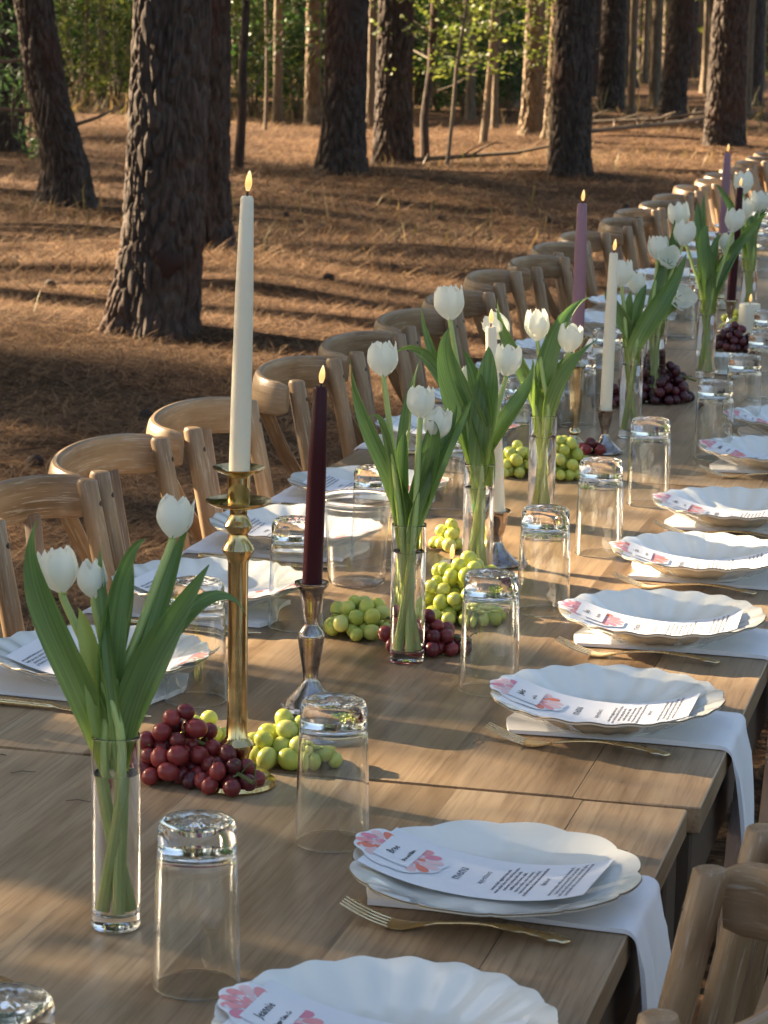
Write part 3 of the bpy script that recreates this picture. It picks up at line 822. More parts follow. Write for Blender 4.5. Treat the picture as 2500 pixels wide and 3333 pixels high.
def fallen(xd, yd, L, ang, r_, label, seed):
    g = random.Random(seed)
    x_, y_ = gnd(xd, yd)
    e = empty('fallen_branch', (x_, y_, gz(x_, y_) + r_ * 0.6), ang); tag(e, label, 'branch')
    mb = MB(); mb.tube([(-L / 2, 0, 0), (-L / 6, 0.03, 0.05), (L / 6, -0.02, 0.10), (L / 2, 0.04, 0.22)], [r_, r_ * .9, r_ * .75, r_ * .4], 8)
    mb.build('limb', M['twig'], e)
    for j in range(4):
        t = g.uniform(-.3, .45) * L
        b = MB(); b.tube([(t, 0, .06), (t + .12, g.uniform(-.2, .2), .14), (t + .3, g.uniform(-.35, .35), .22)], [r_ * .4, r_ * .3, .003], 5); b.build('twig', M['twig'], e)
fallen(1440, 288, 2.4, 0.5, 0.045, 'long fallen branch propped on a heap by the ridged pine', 1)
fallen(1350, 292, 2.2, 0.2, 0.035, 'pale fallen limb lying in the litter by a dark pine', 2)
fallen(1420, 300, 2.6, 0.9, 0.03, 'crooked dead branch under the propped one', 3)
fallen(1060, 352, 1.6, 0.1, 0.025, 'short stick lying on shaded litter', 4)
cone = MB()
cone.lathe([(0, 0), (.018, .005), (.03, .02), (.03, .035), (.02, .055), (0, .07)], 12, fn=lambda r_, z, a: (r_ * (1 + .18 * math.sin(6 * a + z * 160)), z))
cone = cone.mesh('cone', plain('cone scales', (0.035, 0.022, 0.016), 0.9))
for xd, yd in ((1065, 507), (955, 462), (120, 640), (700, 640), (560, 885), (1190, 470), (620, 470), (300, 905), (40, 560), (840, 600), (1350, 440), (60, 990), (860, 520)):
    x_, y_ = gnd(xd, yd); tag(link('pine_cone', cone, None, (x_, y_, gz(x_, y_)), (1.2, 0, rng.random() * 6)), 'dark pine cone lying on the needle litter', 'pine cone', 'fallen pine cones')

# ------------------------------------------------------------------ tables
XL, XR = -1.205, -0.307
def table(y0, y1, xl, xr, label):
    e = empty('dining_table', ((xl + xr) / 2, (y0 + y1) / 2, 0))
    tag(e, label, 'table', 'wooden tables set end to end')
    hw, hl = (xr - xl) / 2, (y1 - y0) / 2
    n = 7
    ws = [rng.uniform(0.8, 1.2) for _ in range(n)]
    s_ = 2 * hw / sum(ws); x_ = -hw
    for k in range(n):
        w_ = ws[k] * s_
        mb = MB(); mb.box(-w_ / 2 + 0.00002, w_ / 2 - 0.00002, -hl, hl, -0.028, 0, 0.0002 if 0 < k < n - 1 else 0.0012)
        mb.build('plank', M['table'], e, (x_ + w_ / 2, 0, TZ + rng.uniform(-0.0002, 0)), sharp=30)
        x_ += w_
    i = 0.012
    for sx in (-1, 1):
        mb = MB(); a, b = sorted((sx * (hw - i), sx * (hw - i - 0.022)))
        mb.box(a, b, -hl + 0.09, hl - 0.09, TZ - 0.115, TZ - 0.0285, 0.002); mb.build('apron', M['apron'], e, sharp=30)
    for sy in (-1, 1):
        mb = MB(); a, b = sorted((sy * (hl - i), sy * (hl - i - 0.022)))
        mb.box(-hw + 0.09, hw - 0.09, a, b, TZ - 0.115, TZ - 0.0285, 0.002); mb.build('apron', M['apron'], e, sharp=30)
        for sx in (-1, 1):
            mb = MB(); a, b = sorted((sx * (hw - 0.008), sx * (hw - 0.082))); c, d = sorted((sy * (hl - 0.006), sy * (hl - 0.08)))
            mb.box(a, b, c, d, 0.0, TZ - 0.0285, 0.003); mb.build('leg', M['apron'], e, sharp=30)
    return e
TL = 1.862
table(2.573 - TL, 2.573, XL - 0.012, XR - 0.012, 'wooden table carrying the drooping tulip vase, brass candlestick and lobed plate')
TABS = []
for k, lab in enumerate(('wooden table carrying the stacked silver candlestick and plastic tub', 'wooden table carrying the mauve taper, dark grapes and silver candlestick',
                         'wooden table carrying the pillar candle and second burgundy taper', 'wooden table one further along, before the last two',
                         'wooden table last but one of the row', 'wooden table at the end of the row under the pines')):
    y0 = 2.582 + k * (TL + 0.007); TABS.append(y0)
    table(y0, y0 + TL, XL + 0.002 * (k % 2), XR - 0.003 * (k % 3), lab)

# ------------------------------------------------------------------ chairs
def make_chair(label):
    e = empty('cross_back_chair'); tag(e, label, 'chair', 'cross back chairs along the table')
    W_ = M['chair']
    mb = MB()
    ring = []
    for k in range(28):
        a = 2 * math.pi * k / 28; c, s_ = math.cos(a), math.sin(a)
        px = math.copysign(abs(c) ** 0.7, c) * 0.195; py = math.copysign(abs(s_) ** 0.7, s_) * (0.185 + 0.02 * c)
        ring.append((px, py))
    vs, fs = [], []
    for z, k_ in ((0.438, 0.97), (0.444, 1.0), (0.458, 1.0), (0.464, 0.97), (0.460, 0.82), (0.458, 0.4)):
        vs += [(x_ * k_, y_ * k_, z) for x_, y_ in ring]
    for r_ in range(5):
        for k in range(28): fs.append((r_ * 28 + k, r_ * 28 + (k + 1) % 28, (r_ + 1) * 28 + (k + 1) % 28, (r_ + 1) * 28 + k))
    fs += [tuple(range(27, -1, -1)), tuple(range(140, 168))]
    mb.add(vs, fs); mb.build('seat', W_, e)
    for s_ in (-1, 1):
        mb = MB(); pts = smooth_path([(-0.235, s_ * 0.172, 0), (-0.185, s_ * 0.170, 0.30), (-0.180, s_ * 0.168, 0.47), (-0.212, s_ * 0.163, 0.68), (-0.253, s_ * 0.158, 0.892)], 16)
        mb.tube(pts + [pts[-1] + Vector((0, 0, 0.004))], [0.0148] * 16 + [0.0122], 14, (1, 0, 0)); mb.build('post', W_, e, sharp=50)
        mb = MB(); mb.tube([(0.165, s_ * 0.175, 0), (0.16, s_ * 0.168, 0.44)], [0.015, 0.018], 12, (1, 0, 0)); mb.build('leg', W_, e, sharp=50)
        mb = MB(); mb.tube([(-0.19, s_ * 0.171, 0.24), (0.16, s_ * 0.172, 0.24)], 0.009, 8); mb.build('stretcher', W_, e, sharp=50)
        mb = MB(); pts = smooth_path([(-0.322, s_ * 0.125, 0.845), (-0.292, s_ * 0.08, 0.75), (-0.240 - 0.004 * s_, 0.0, 0.62), (-0.19, -s_ * 0.10, 0.50), (-0.165, -s_ * 0.15, 0.45)], 16)
        mb.sweep(pts, sect(0.006, 0.026, 10, 4), (1, 0, 0.3)); mb.build('cross_strap', W_, e)
        mb = MB(); mb.lathe([(0, 0.003), (0.004, 0.0025), (0.0055, 0.0005), (0.0055, -0.004)], 12); mb.build('bolt', M['bolt'], e, (-0.2345, s_ * 0.159, 0.862), (0, R(82), 0))
    mb = MB(); mb.tube([(0.0, -0.172, 0.24), (0.0, 0.172, 0.24)], 0.009, 8); mb.build('stretcher', W_, e, sharp=50)
    pts, secs = [], []
    n = 30
    for i in range(n):
        t = i / (n - 1); a = math.pi * t
        y_ = 0.186 * math.cos(a); x_ = -0.262 - 0.088 * math.sin(a) ** 0.75
        end = min(t, 1 - t); k = 0.80 + 0.20 * math.sqrt(min(1, end / 0.03))
        pts.append((x_, y_, 0.864 + 0.006 * math.sin(a)))
        secs.append(sect(0.020 * (0.55 + 0.45 * k), (0.062 + 0.006 * math.sin(a)) * k, 16, 2.9))
    mb = MB(); mb.sweep(pts, secs, (0.12, 0, 1)); mb.build('top_rail', W_, e)
    return e
CH_LAB = {}
chair0 = None
def chair(x_, y_, rz, label):
    global chair0
    if chair0 is None:
        chair0 = make_chair(label); c = chair0; c.location = (x_, y_, 0); c.rotation_euler = (0, 0, rz)
    else:
        c = copy_tree(chair0, (x_, y_, 0), rz)
    c['label'] = label
    return c
def seats(y0): return [y0 + 0.262 + 0.423 * k for k in range(4)]
lab_l = ['limed oak chair at the first seat past the joint, by the first knife', 'limed oak chair behind the drooping tulips, cross strap showing', 'limed oak chair just behind the tallest bloom of the drooping vase', 'limed oak chair directly behind the tall ivory taper']
for ti, y0 in enumerate(TABS):
    for k, ys in enumerate(seats(y0)):
        yy = ys + (0.0 if ti == 0 else -0.02) + rng.uniform(-0.02, 0.02)
        if ti == 0: lab = lab_l[k]
        elif ti == 1: lab = ('limed oak chair directly behind the burgundy taper flame', 'limed oak chair just past the one by the burgundy flame', 'limed oak chair behind the tallest tulip', 'limed oak chair next to the ivory taper with the low flame')[k]
        elif ti == 2: lab = ('limed oak chair with sunlit rail end before the mauve taper', 'limed oak chair hidden in part by the mauve taper', 'limed oak chair right past the mauve taper', 'limed oak chair level with the middle tulips')[k]
        else: lab = 'limed oak chair at the %s seat of the %s table along' % (('first', 'second', 'third', 'fourth')[k], ('', '', '', 'fifth', 'sixth', 'seventh')[ti])
        chair(-1.048 + rng.uniform(-0.02, 0.012), yy, rng.uniform(-0.07, 0.07), lab)
chair(-0.475, 1.815, math.pi + 0.02, 'limed oak chair tucked to the table opposite the first tulip vase')
chair(-0.445, 2.265, math.pi - 0.03, 'limed oak chair beside the hanging napkin of the lobed plate')

# ------------------------------------------------------------------ table ware: one mesh per kind
def plate_mesh(kind):
    Rr = 0.131
    if kind == 'lobed':
        prof = [(0.0, 0.006), (0.045, 0.006), (0.078, 0.0065), (0.090, 0.010), (0.108, 0.018), (0.124, 0.0235), (Rr, 0.0255)]
        nl, amp, flute = 12, 0.045, 0.0015
    else:
        prof = [(0.0, 0.007), (0.045, 0.007), (0.070, 0.0085), (0.084, 0.0125), (0.103, 0.0225), (0.121, 0.0310), (Rr, 0.0340)]
        nl, amp, flute = 20, 0.020, 0.0013
    def shape(r_, z, a):
        k = max(0.0, (r_ - 0.066) / (Rr - 0.066))
        lob = abs(math.cos(nl * a / 2)) ** 0.7 - 0.6
        if kind != 'lobed': lob += 0.25 * (abs(math.cos(nl * a)) - 0.6) + 0.5 * (abs(math.cos(5 * a / 2)) - 0.64)
        return r_ * (1 + amp * lob * k ** 1.6), z + flute * math.sin(min(1.0, k * 1.5) * math.pi * 0.62) * math.cos(nl * a) * (1 if kind != 'lobed' else 0.6)
    seg = 240
    low = [(r_ * 1.0 - 0.0005, z - 0.0035) for r_, z in prof]
    full = prof + [(Rr + 0.0006, 0.5 * (prof[-1][1] + low[-1][1]))] + low[::-1]
    full[-1] = (0.0, 0.0025)
    full = full[:-1]
    under = [(0.066, low[2][1] - 0.001), (0.064, 0.0), (0.059, 0.0), (0.057, 0.003), (0.0, 0.003)]
    full = [p for p in full if not (p in low and p[0] < 0.074)]
    mb = MB(); mb.lathe(full + under, seg, fn=shape)
    body = mb.mesh('plate', M['porcelain'], True, True, 60)
    mb = MB(); pts = []
    for k in range(seg):
        a = 2 * math.pi * k / seg; rr, zz = shape(Rr, prof[-1][1], a); pts.append((rr * math.cos(a), rr * math.sin(a), zz - 0.001))
    vs, fs = [], []
    for i, p in enumerate(pts):
        a = 2 * math.pi * i / seg; c, s_ = math.cos(a), math.sin(a)
        for dr, dz in ((-0.0002, 0.0009), (0.0006, 0.0008), (0.0009, -0.0004), (0.0003, -0.0008)):
            vs.append((p[0] + c * dr, p[1] + s_ * dr, p[2] + dz))
    for i in range(seg):
        j = (i + 1) % seg
        for k in range(4): fs.append((i * 4 + k, j * 4 + k, j * 4 + (k + 1) % 4, i * 4 + (k + 1) % 4))
    mb.add(vs, fs); rim = mb.mesh('gold_rim', M['goldrim'])
    return body, rim
PL = {'lobed': plate_mesh('lobed'), 'fluted': plate_mesh('fluted')}

def fork_mesh():
    mb = MB()
    n = 46; path, secs = [], []
    for i in range(n):
        t = i / (n - 1); x_ = 0.145 * t                       # 0 = handle end, then neck, then bowl root
        z = 0.004 + 0.007 * math.sin(math.pi * min(1, t * 1.02)) ** 1.2
        if t > 0.86: z = z * 1.0 - (t - 0.86) * 0.012
        hw = 0.0085 * math.exp(-((t - 0.10) / 0.13) ** 2) + 0.0062 * math.exp(-((t - 0.36) / 0.10) ** 2) + 0.0027
        hw *= 1 + 0.16 * math.sin(t * 62) * (1 if t < 0.45 else 0)
        if t < 0.03: hw *= 0.35 + 0.65 * t / 0.03
        if t > 0.84: hw = 0.0027 + (t - 0.84) / 0.16 * 0.0085
        th = 0.0042 * (1 + (0.3 * math.sin(t * 84) if t < 0.45 else 0)) if t < 0.84 else 0.0034 - (t - 0.84) * 0.006
        path.append((x_, 0, z)); secs.append(sect(hw * (1.6 if t < 0.84 else 1.9), th * 0.85, 14, 2.4))
    mb.sweep(path, secs, (0, 0, 1))
    z0 = path[-1][2]
    bowl = [(0.143, z0), (0.150, z0 - 0.0008), (0.157, z0 - 0.0006), (0.163, z0 + 0.0008)]
    mb.sweep([(x_, 0, z) for x_, z in bowl], [sect(0.0215, 0.0026, 14, 3), sect(0.0245, 0.0022, 14, 3), sect(0.0248, 0.002, 14, 3), sect(0.0244, 0.0018, 14, 3)], (0, 0, 1))
    for k in range(4):
        y_ = (k - 1.5) * 0.0066
        pts = [(0.161, y_, z0 + 0.0006), (0.175, y_, z0 + 0.0042), (0.190, y_ * 0.98, z0 + 0.0098), (0.205, y_ * 0.94, z0 + 0.0165)]
        mb.sweep(smooth_path(pts, 8), [sect(0.0042, 0.002, 8, 3)] * 6 + [sect(0.0034, 0.0016, 8, 3), sect(0.0018, 0.0012, 8, 3)], (0, 0, 1))
    return mb.mesh('fork', M['gold'], True, True, 50)

def knife_mesh():
    mb = MB(); path, secs = [], []
    n = 40
    for i in range(n):
        t = i / (n - 1); x_ = 0.225 * t
        if t < 0.48:
            hw = 0.0072 + 0.0022 * math.exp(-((t - 0.06) / 0.08) ** 2) + 0.0006 * math.sin(t * 90); th = 0.0085 - 0.004 * t
            if t < 0.03: hw *= 0.5 + 0.5 * t / 0.03
        else:
            hw = 0.0058 + 0.005 * math.sin(math.pi * min(1, (t - 0.48) / 0.52) ** 0.8); th = 0.0022
            if t > 0.93: hw *= max(0.15, (1 - t) / 0.07)
        path.append((x_, 0, 0.0045 if t < 0.5 else 0.0035)); secs.append(sect(hw * 2, th, 12, 3))
    mb.sweep(path, secs, (0, 0, 1))
    return mb.mesh('knife', M['gold'], True, True, 50)
FORK, KNIFE = fork_mesh(), knife_mesh()

def napkin_mesh(seed, run=0.255, hang=0.33, halfw=0.074):
    g = random.Random(seed)
    prof = []                                                # (distance from inner end, z) along the run, then over the edge
    rad = 0.012
    for i in range(16): prof.append((run * i / 15, 0.0))
    for i in range(1, 7):
        a = math.pi / 2 * i / 6; prof.append((run + rad * math.sin(a), -rad * (1 - math.cos(a))))
    for i in range(1, 16): prof.append((run + rad + 0.004 * math.sin(i * 0.4), -rad - hang * i / 15))
    nw = 22; n = len(prof); top, bot = [], []
    p1, p2 = g.random() * 6, g.random() * 6
    for i, (s_, z) in enumerate(prof):
        drop = max(0.0, -z)
        for j in range(nw):
            t = j / (nw - 1) * 2 - 1
            y_ = halfw * t * (1 - 0.10 * min(1, drop / 0.3)) + 0.012 * math.sin(s_ * 14 + p1) * 0.4 + 0.01 * drop / 0.3
            wav = (0.010 * math.sin(t * 5.0 + p2) + 0.005 * math.sin(t * 11 + p1)) * min(1, drop / 0.12)
            lift = 0.0022 * (0.5 + 0.5 * math.sin(t * 7 + p1 + s_ * 20)) * (1 if drop == 0 else 0.3)
            if i == 0: s2 = s_ + 0.008 * math.sin(t * 3 + p2)
            else: s2 = s_
            nx = 1.0 if drop > rad else 0.0
            top.append((s2 + wav + 0.0055 * nx, y_, z + 0.0045 * (1 - nx) + lift * (1 - nx)))
            bot.append((s2 + wav + 0.001 * nx, y_, z + 0.0004 * (1 - nx)))
    vs = top + bot; m_ = n * nw; fs = []
    for i in range(n - 1):
        for j in range(nw - 1):
            a, b, c, d = i * nw + j, i * nw + j + 1, (i + 1) * nw + j + 1, (i + 1) * nw + j
            fs.append((a, b, c, d)); fs.append((m_ + d, m_ + c, m_ + b, m_ + a))
    for i in range(n - 1):
        fs.append((i * nw, (i + 1) * nw, m_ + (i + 1) * nw, m_ + i * nw)); fs.append((i * nw + nw - 1, m_ + i * nw + nw - 1, m_ + (i + 1) * nw + nw - 1, (i + 1) * nw + nw - 1))
    for j in range(nw - 1):
        fs.append((j, m_ + j, m_ + j + 1, j + 1)); q = (n - 1) * nw; fs.append((q + j, q + j + 1, m_ + q + j + 1, m_ + q + j))
    mb = MB(); mb.add(vs, fs); return mb.mesh('napkin', M['cloth'], True, True, 60)
NAPS = [napkin_mesh(s, 0.240) for s in (1, 2, 3)]

# menu: local x runs from the flower end to the diner, local y is the diner's right
ML, MWd = 0.212, 0.107
def text_mesh(body, size, mat, name, bold=0.0):
    cu = bpy.data.curves.new('text', 'FONT'); cu.body = body; cu.size = size; cu.align_x = 'CENTER'; cu.align_y = 'CENTER'
    cu.resolution_u = 1; cu.fill_mode = 'FRONT'; cu.space_line = 1.12; cu.offset = bold
    o = bpy.data.objects.new('text', cu); COL.objects.link(o)
    bpy.context.view_layer.update()
    me = bpy.data.meshes.new_from_object(o.evaluated_get(bpy.context.evaluated_depsgraph_get()))
    co = np.empty(len(me.vertices) * 3); me.vertices.foreach_get('co', co); co = co.reshape(-1, 3)
    polys = [tuple(p.vertices) for p in me.polygons]
    bpy.data.objects.remove(o); bpy.data.curves.remove(cu); bpy.data.meshes.remove(me)
    return co[:, :2], polys

def bend(kind):
    if kind == 'lobed': return lambda u: 0.0085 + 1.15 * (u - 0.008) ** 2 + 4 * abs(u) ** 3
    return lambda u: 0.0098 + 1.90 * (u - 0.002) ** 2
TXT = [('menu', 0.0150, -0.026, 0.00012), ('appetizers', 0.0088, -0.002, 0.0), 
       ('sweet relief eggplant bites and\nonion eclair bites with basil lime sauce\nstationary grazing table with\nstuffed grape leaves, salad,\ncaprese endive, sauce skewers,\nturnovers with chives and pickled,\nmediterranean cheeses and smoked fruits', 0.0049, 0.0305, 0.00012),
       ('dinner', 0.0088, 0.0560, 0.0),
       ('savory branzino with an orzo dressing oil,\nhand pressed smoked fish, horseradish\nleaf herbs and lemon turmeric duck with glaze,\nsorrel basil rolls, coconut banana peanut bread', 0.0050, 0.0790, 0.00012)]
def menu_meshes(kind):
    zf = bend(kind)
    mb = MB(); n = 24; vs, fs = [], []
    for i in range(n):
        u = -ML / 2 + ML * i / (n - 1)
        for v in (-MWd / 2, -MWd / 6, MWd / 6, MWd / 2):
            vs.append((u, v, zf(u)))
        for v in (MWd / 2, MWd / 6, -MWd / 6, -MWd / 2):
            vs.append((u, v, zf(u) - 0.0004))
    for i in range(n - 1):
        for j in range(8): fs.append((i * 8 + j, i * 8 + (j + 1) % 8, i * 8 + 8 + (j + 1) % 8, i * 8 + 8 + j))
    fs += [tuple(range(7, -1, -1)), tuple((n - 1) * 8 + j for j in range(8))]
    mb.add(vs, fs); card = mb.mesh('menu_card', M['paper'], True, True, 40)
    out = []
    for body, size, u0, bold in TXT:
        co, polys = text_mesh(body, size, M['ink'], 'text', bold)
        t = MB(); t.add([(u0 - y_, x_, zf(u0 - y_) + 0.00025) for x_, y_ in co], polys)
        out.append(t.mesh('printed_text', M['ink'], False, False))
    return card, out
MENU = {k: menu_meshes(k) for k in ('lobed', 'fluted')}

NAMES = ['Jeannie', 'Bree', 'Jules', 'Bea', 'Eva']
SUBS = ['Sugar Cake Co', 'Bree and Blaire', 'and Co', 'Dara Ray', 'Lena Ro']
def place_card_meshes(kind, var):
    # a flower cut from card with printed petals and a plain name tag across it
    zf = bend(kind); g = random.Random(100 + var)
    zc = lambda u: zf(max(u, -0.112)) + max(0.0, -0.112 - u) * 0.12
    u0 = -0.084
    base = MB(); n = 80; vs, fs = [(u0, 0, zc(u0) + 0.0012)], []
    for q in (0.3, 0.6, 0.85, 1.0):
        for k in range(n):
            a = 2 * math.pi * k / n
            s_ = 1 + 0.075 * (abs(math.sin(4.5 * a + 0.4)) - 0.5) + 0.03 * math.sin(3 * a + var)
            u, v = u0 + 0.043 * q * s_ * math.cos(a), 0.040 * q * s_ * math.sin(a); vs.append((u, v, zc(u) + 0.0012))
    for k in range(n): fs.append((0, 1 + k, 1 + (k + 1) % n))
    for r_ in range(3):
        for k in range(n): fs.append((1 + r_ * n + k, 1 + (r_ + 1) * n + k, 1 + (r_ + 1) * n + (k + 1) % n, 1 + r_ * n + (k + 1) % n))
    base.add(vs, fs)
    cols = ['pink', 'coral', 'rose', 'magenta', 'rose', 'pink']; prints = []
    def petal(cu, cv, ang, L, W_, dz):
        ring = []
        for k in range(14):
            a = 2 * math.pi * k / 14
            px = L / 2 * math.cos(a); py = W_ / 2 * math.sin(a) * (1 + 0.28 * math.cos(a))
            u = cu + px * math.cos(ang) - py * math.sin(ang); v = cv + px * math.sin(ang) + py * math.cos(ang)
            ring.append((u, v, zc(u) + dz))
        mb = MB(); mb.add(ring, [tuple(range(14))]); prints.append(mb.mesh('petal', M[g.choice(cols)], False, False))
    for sgn in (0, math.pi):
        for k in range(6):
            ang = sgn + (k - 2.5) * 0.50
            petal(u0 + math.cos(sgn) * 0.012 + 0.0205 * math.cos(ang), 0.0235 * math.sin(ang), ang, 0.0185, 0.0105, 0.0015)
        for k in range(4):
            ang = sgn + (k - 1.5) * 0.62
            petal(u0 + math.cos(sgn) * 0.0135 + 0.0080 * math.cos(ang), 0.0095 * math.sin(ang), ang, 0.0085, 0.0066, 0.0015)
    tagm = MB(); vs = []
    for u in np.linspace(u0 - 0.017, u0 + 0.017, 6):
        for v in (-0.027, 0.027): vs.append((u, v, zc(u) + 0.0022))
    tagm.add(vs, [(2 * i, 2 * i + 1, 2 * i + 3, 2 * i + 2) for i in range(5)])
    out = []
    for body, size, uu in ((NAMES[var], 0.0105, u0 - 0.006), (SUBS[var], 0.0052, u0 + 0.009)):
        co, polys = text_mesh(body, size, M['blackink'], 'text', 0.00015)
        t = MB(); t.add([(uu - y_, x_, zc(uu - y_) + 0.0025) for x_, y_ in co], polys); out.append(t.mesh('name_text', M['blackink'], False, False))
    return base.mesh('place_card', M['paper'], True, False, None), prints, tagm.mesh('name_tag', M['paper'], False, False), out
CARDS = {('lobed', 1): place_card_meshes('lobed', 1)}
for v_ in range(5): CARDS[('fluted', v_)] = place_card_meshes('fluted', v_)

def setting(y_, side, kind, who, var, full=True, dmenu=(0, 0), rot=0.0):
    s_ = 1 if side == 'right' else -1
    x_ = -0.450 if side == 'right' else -1.060
    edge = (XR - 0.006 if y_ > 2.58 else XR - 0.016) if side == 'right' else XL + 0.004
    rz = 0 if side == 'right' else math.pi
    z0 = TZ + 0.0006
    nk = link('napkin', rng.choice(NAPS), None, (edge - s_ * 0.240, y_ + 0.018 * s_, z0), (0, 0, rz)); tag(nk, 'white linen napkin under ' + who, 'napkin', 'white napkins under the plates')
    zp = z0 + 0.0062
    body, rim = PL[kind]
    p = link('plate', body, None, (x_, y_, zp), (0, 0, rng.random() * 6)); tag(p, who, 'plate', 'white plates along the table'); link('gold_rim', rim, p)
    card, texts = MENU[kind]
    mx_, my_ = x_ + dmenu[0] - 0.010 * s_, y_ + 0.004 * s_ + dmenu[1]
    m_ = link('menu_card', card, None, (mx_, my_, zp + 0.0008), (0, 0, rz + rot)); tag(m_, 'white printed menu card lying on ' + who, 'menu', 'menu cards on the plates')
    for t in texts: link('printed_text', t, m_)
    if full:
        base, prints, tg, tx = CARDS[(kind, var)]
        c = link('place_card', base, None, (mx_, my_, zp + 0.0008), (0, 0, rz + rot)); tag(c, 'pink flower name card on ' + who, 'place card', 'flower name cards')
        for pm in prints: link('petal', pm, c)
        t_ = link('name_tag', tg, c)
        for q in tx: link('name_text', q, t_)
    if side == 'right':
        f = link('fork', FORK, None, (-0.362, y_ - 0.103, z0), (0, 0, math.pi - 0.02 + rng.uniform(-.06, .06))); k_ = link('knife', KNIFE, None, (-0.352, y_ + 0.145, z0), (0, 0, math.pi + rng.uniform(-.03, .03)))
    else:
        f = link('fork', FORK, None, (-1.150, y_ + 0.135, z0), (0, 0, rng.uniform(-.05, .05))); k_ = link('knife', KNIFE, None, (-1.172, y_ - 0.128, z0), (0, 0, -0.02 + rng.uniform(-.04, .04)))
    tag(f, 'ornate gold fork beside ' + who, 'fork', 'gold forks'); tag(k_, 'gold knife beside ' + who, 'knife', 'gold knives')

for y_, kind, who, var in ((1.838, 'fluted', 'fluted plate nearest the first tumbler pair', 0), (2.246, 'lobed', 'wide lobed gold rimmed plate', 1), (2.855, 'fluted', 'fluted plate at the table joint corner', 2),
                           (3.288, 'fluted', 'fluted plate second from the joint corner', 3), (3.702, 'fluted', 'fluted plate third from the joint corner', 4), (4.100, 'fluted', 'fluted plate fourth from the joint corner', 2),
                           (4.655, 'fluted', 'fluted plate opposite the mauve taper', 0), (5.06, 'fluted', 'fluted plate next past the mauve taper', 3)):
    setting(y_, 'right', kind, who, var, True, (0, 0.004) if kind == 'lobed' else (0.004, -0.010), -0.10 if kind == 'lobed' else 0.04 * (var - 2))
LW = ['fluted plate behind the first tulips', 'fluted plate left of the burgundy taper', 'fluted plate behind the plastic tub', 'fluted plate in front of the sunlit chair',
      'fluted plate beyond the middle tulip vase', 'fluted plate next to the low ivory flame', 'fluted plate behind the tall tulips', 'fluted plate before the mauve taper']
n = 0
for ti, y0 in enumerate(TABS[:5]):
    for k, ys in enumerate(seats(y0)):
        if ti == 4 and k > 2: continue
        who = LW[n] if n < len(LW) else 'fluted plate, %s seat of %s table along' % (('first', 'second', 'third', 'fourth')[k], ('', '', 'fourth', 'fifth', 'sixth')[ti])
        setting(ys + rng.uniform(-.012, .012) + (0.025 if ti == 0 else 0), 'left', 'lobed' if n == 3 else 'fluted', who, 1 if n == 3 else n % 5, ti < 3, (0, 0), rng.uniform(-.12, .12)); n += 1

# ------------------------------------------------------------------ tumblers
def tumbler_mesh():
    H, ro, ri = 0.142, 0.036, 0.0345                          # stands on its rim, foot up
    outer = [ (ro - 0.0006, 0.0), (ro - 0.00005, 0.0006), (ro, 0.002), (ro - 0.0002, 0.012), (ro - 0.001, 0.05), (ro - 0.0025, 0.10), (ro - 0.0036, 0.118), (ro - 0.0034, 0.1205), (ro - 0.0042, 0.1225), (ro - 0.0038, 0.126), (ro - 0.0036, 0.133), (ro - 0.0055, 0.1395), (ro - 0.0085, H)]
    top = [(0.021, H - 0.0015), (0.013, H - 0.0032), (0.006, H - 0.0015), (0.0, H - 0.003)]
    inner = [(0.0, 0.1165), (0.018, 0.1172), (0.0275, 0.1165), (0.0298, 0.1145), (0.0312, 0.110), (0.0320, 0.10), (0.0334, 0.05), (0.0342, 0.012), (0.03445, 0.003), (ri, 0.0014), (ri + 0.0004, 0.0003)]
    def cut(r_, z, a):
        if z > 0.136 and r_ < 0.0265: return r_, z + 0.0013 * math.cos(12 * a) * (1 if r_ > 0.017 else -1) * min(1, r_ / 0.01)
        return r_, z
    mb = MB(); mb.lathe(inner + outer + top, 56, fn=cut)
    return mb.mesh('tumbler', M['glass'], True, True, 38)
TUMB = tumbler_mesh()
def tumbler(x_, y_, label, group='upside down tumblers'):
    tag(link('tumbler', TUMB, None, (x_, y_, TZ + 0.0006), (0, 0, rng.random() * 6)), label, 'glass', group)
TG = [(-0.640, 1.552, 'tumbler cut off by the table end, nearest the gold ornament'), (-0.641, 1.962, 'clear tumbler upside down beside the first tulip vase'), (-0.635, 2.362, 'clear tumbler upside down in front of the green grapes and brass base'),
      (-0.611, 2.980, 'clear tumbler upside down hiding green grapes'), (-0.628, 3.412, 'clear tumbler upside down across from the silver stick with ivory taper'), (-0.622, 3.822, 'clear tumbler upside down by the plate third from the corner'),
      (-0.612, 4.248, 'clear tumbler upside down by the silver footed candlestick'), (-0.568, 4.746, 'clear tumbler upside down right of the dark grapes'), (-0.560, 5.138, 'clear tumbler upside down by the white pressed bowl'), (-0.565, 5.538, 'clear tumbler upside down below the pillar candle'),
      (-0.926, 2.828, 'clear tumbler upside down under the drooping tulip leaf'), (-0.920, 3.224, 'clear tumbler upside down left of the burgundy taper'), (-0.920, 3.640, 'clear tumbler upside down behind the plastic tub'), (-0.912, 4.062, 'clear tumbler upside down behind the second tulip vase'),
      (-0.906, 4.660, 'clear tumbler upside down behind the green grape pile'), (-0.87, 5.040, 'clear tumbler upside down behind the mauve candlestick'), (-0.885, 5.470, 'clear tumbler upside down behind the gilt stick')]
for a in TG: tumbler(*a)
for i_, y_ in enumerate((5.90, 6.55, 6.97, 7.40, 7.80, 8.43, 8.85, 9.27, 9.70, 10.3)):
    tumbler(-0.895 + rng.uniform(-.02, .02), y_, 'upside down tumbler at the %s seat of the %s table along' % (('fourth', 'first', 'second', 'third')[i_ % 4], ('third', 'fourth', 'fourth', 'fourth', 'fourth', 'fifth', 'fifth', 'fifth', 'fifth', 'sixth')[i_]))
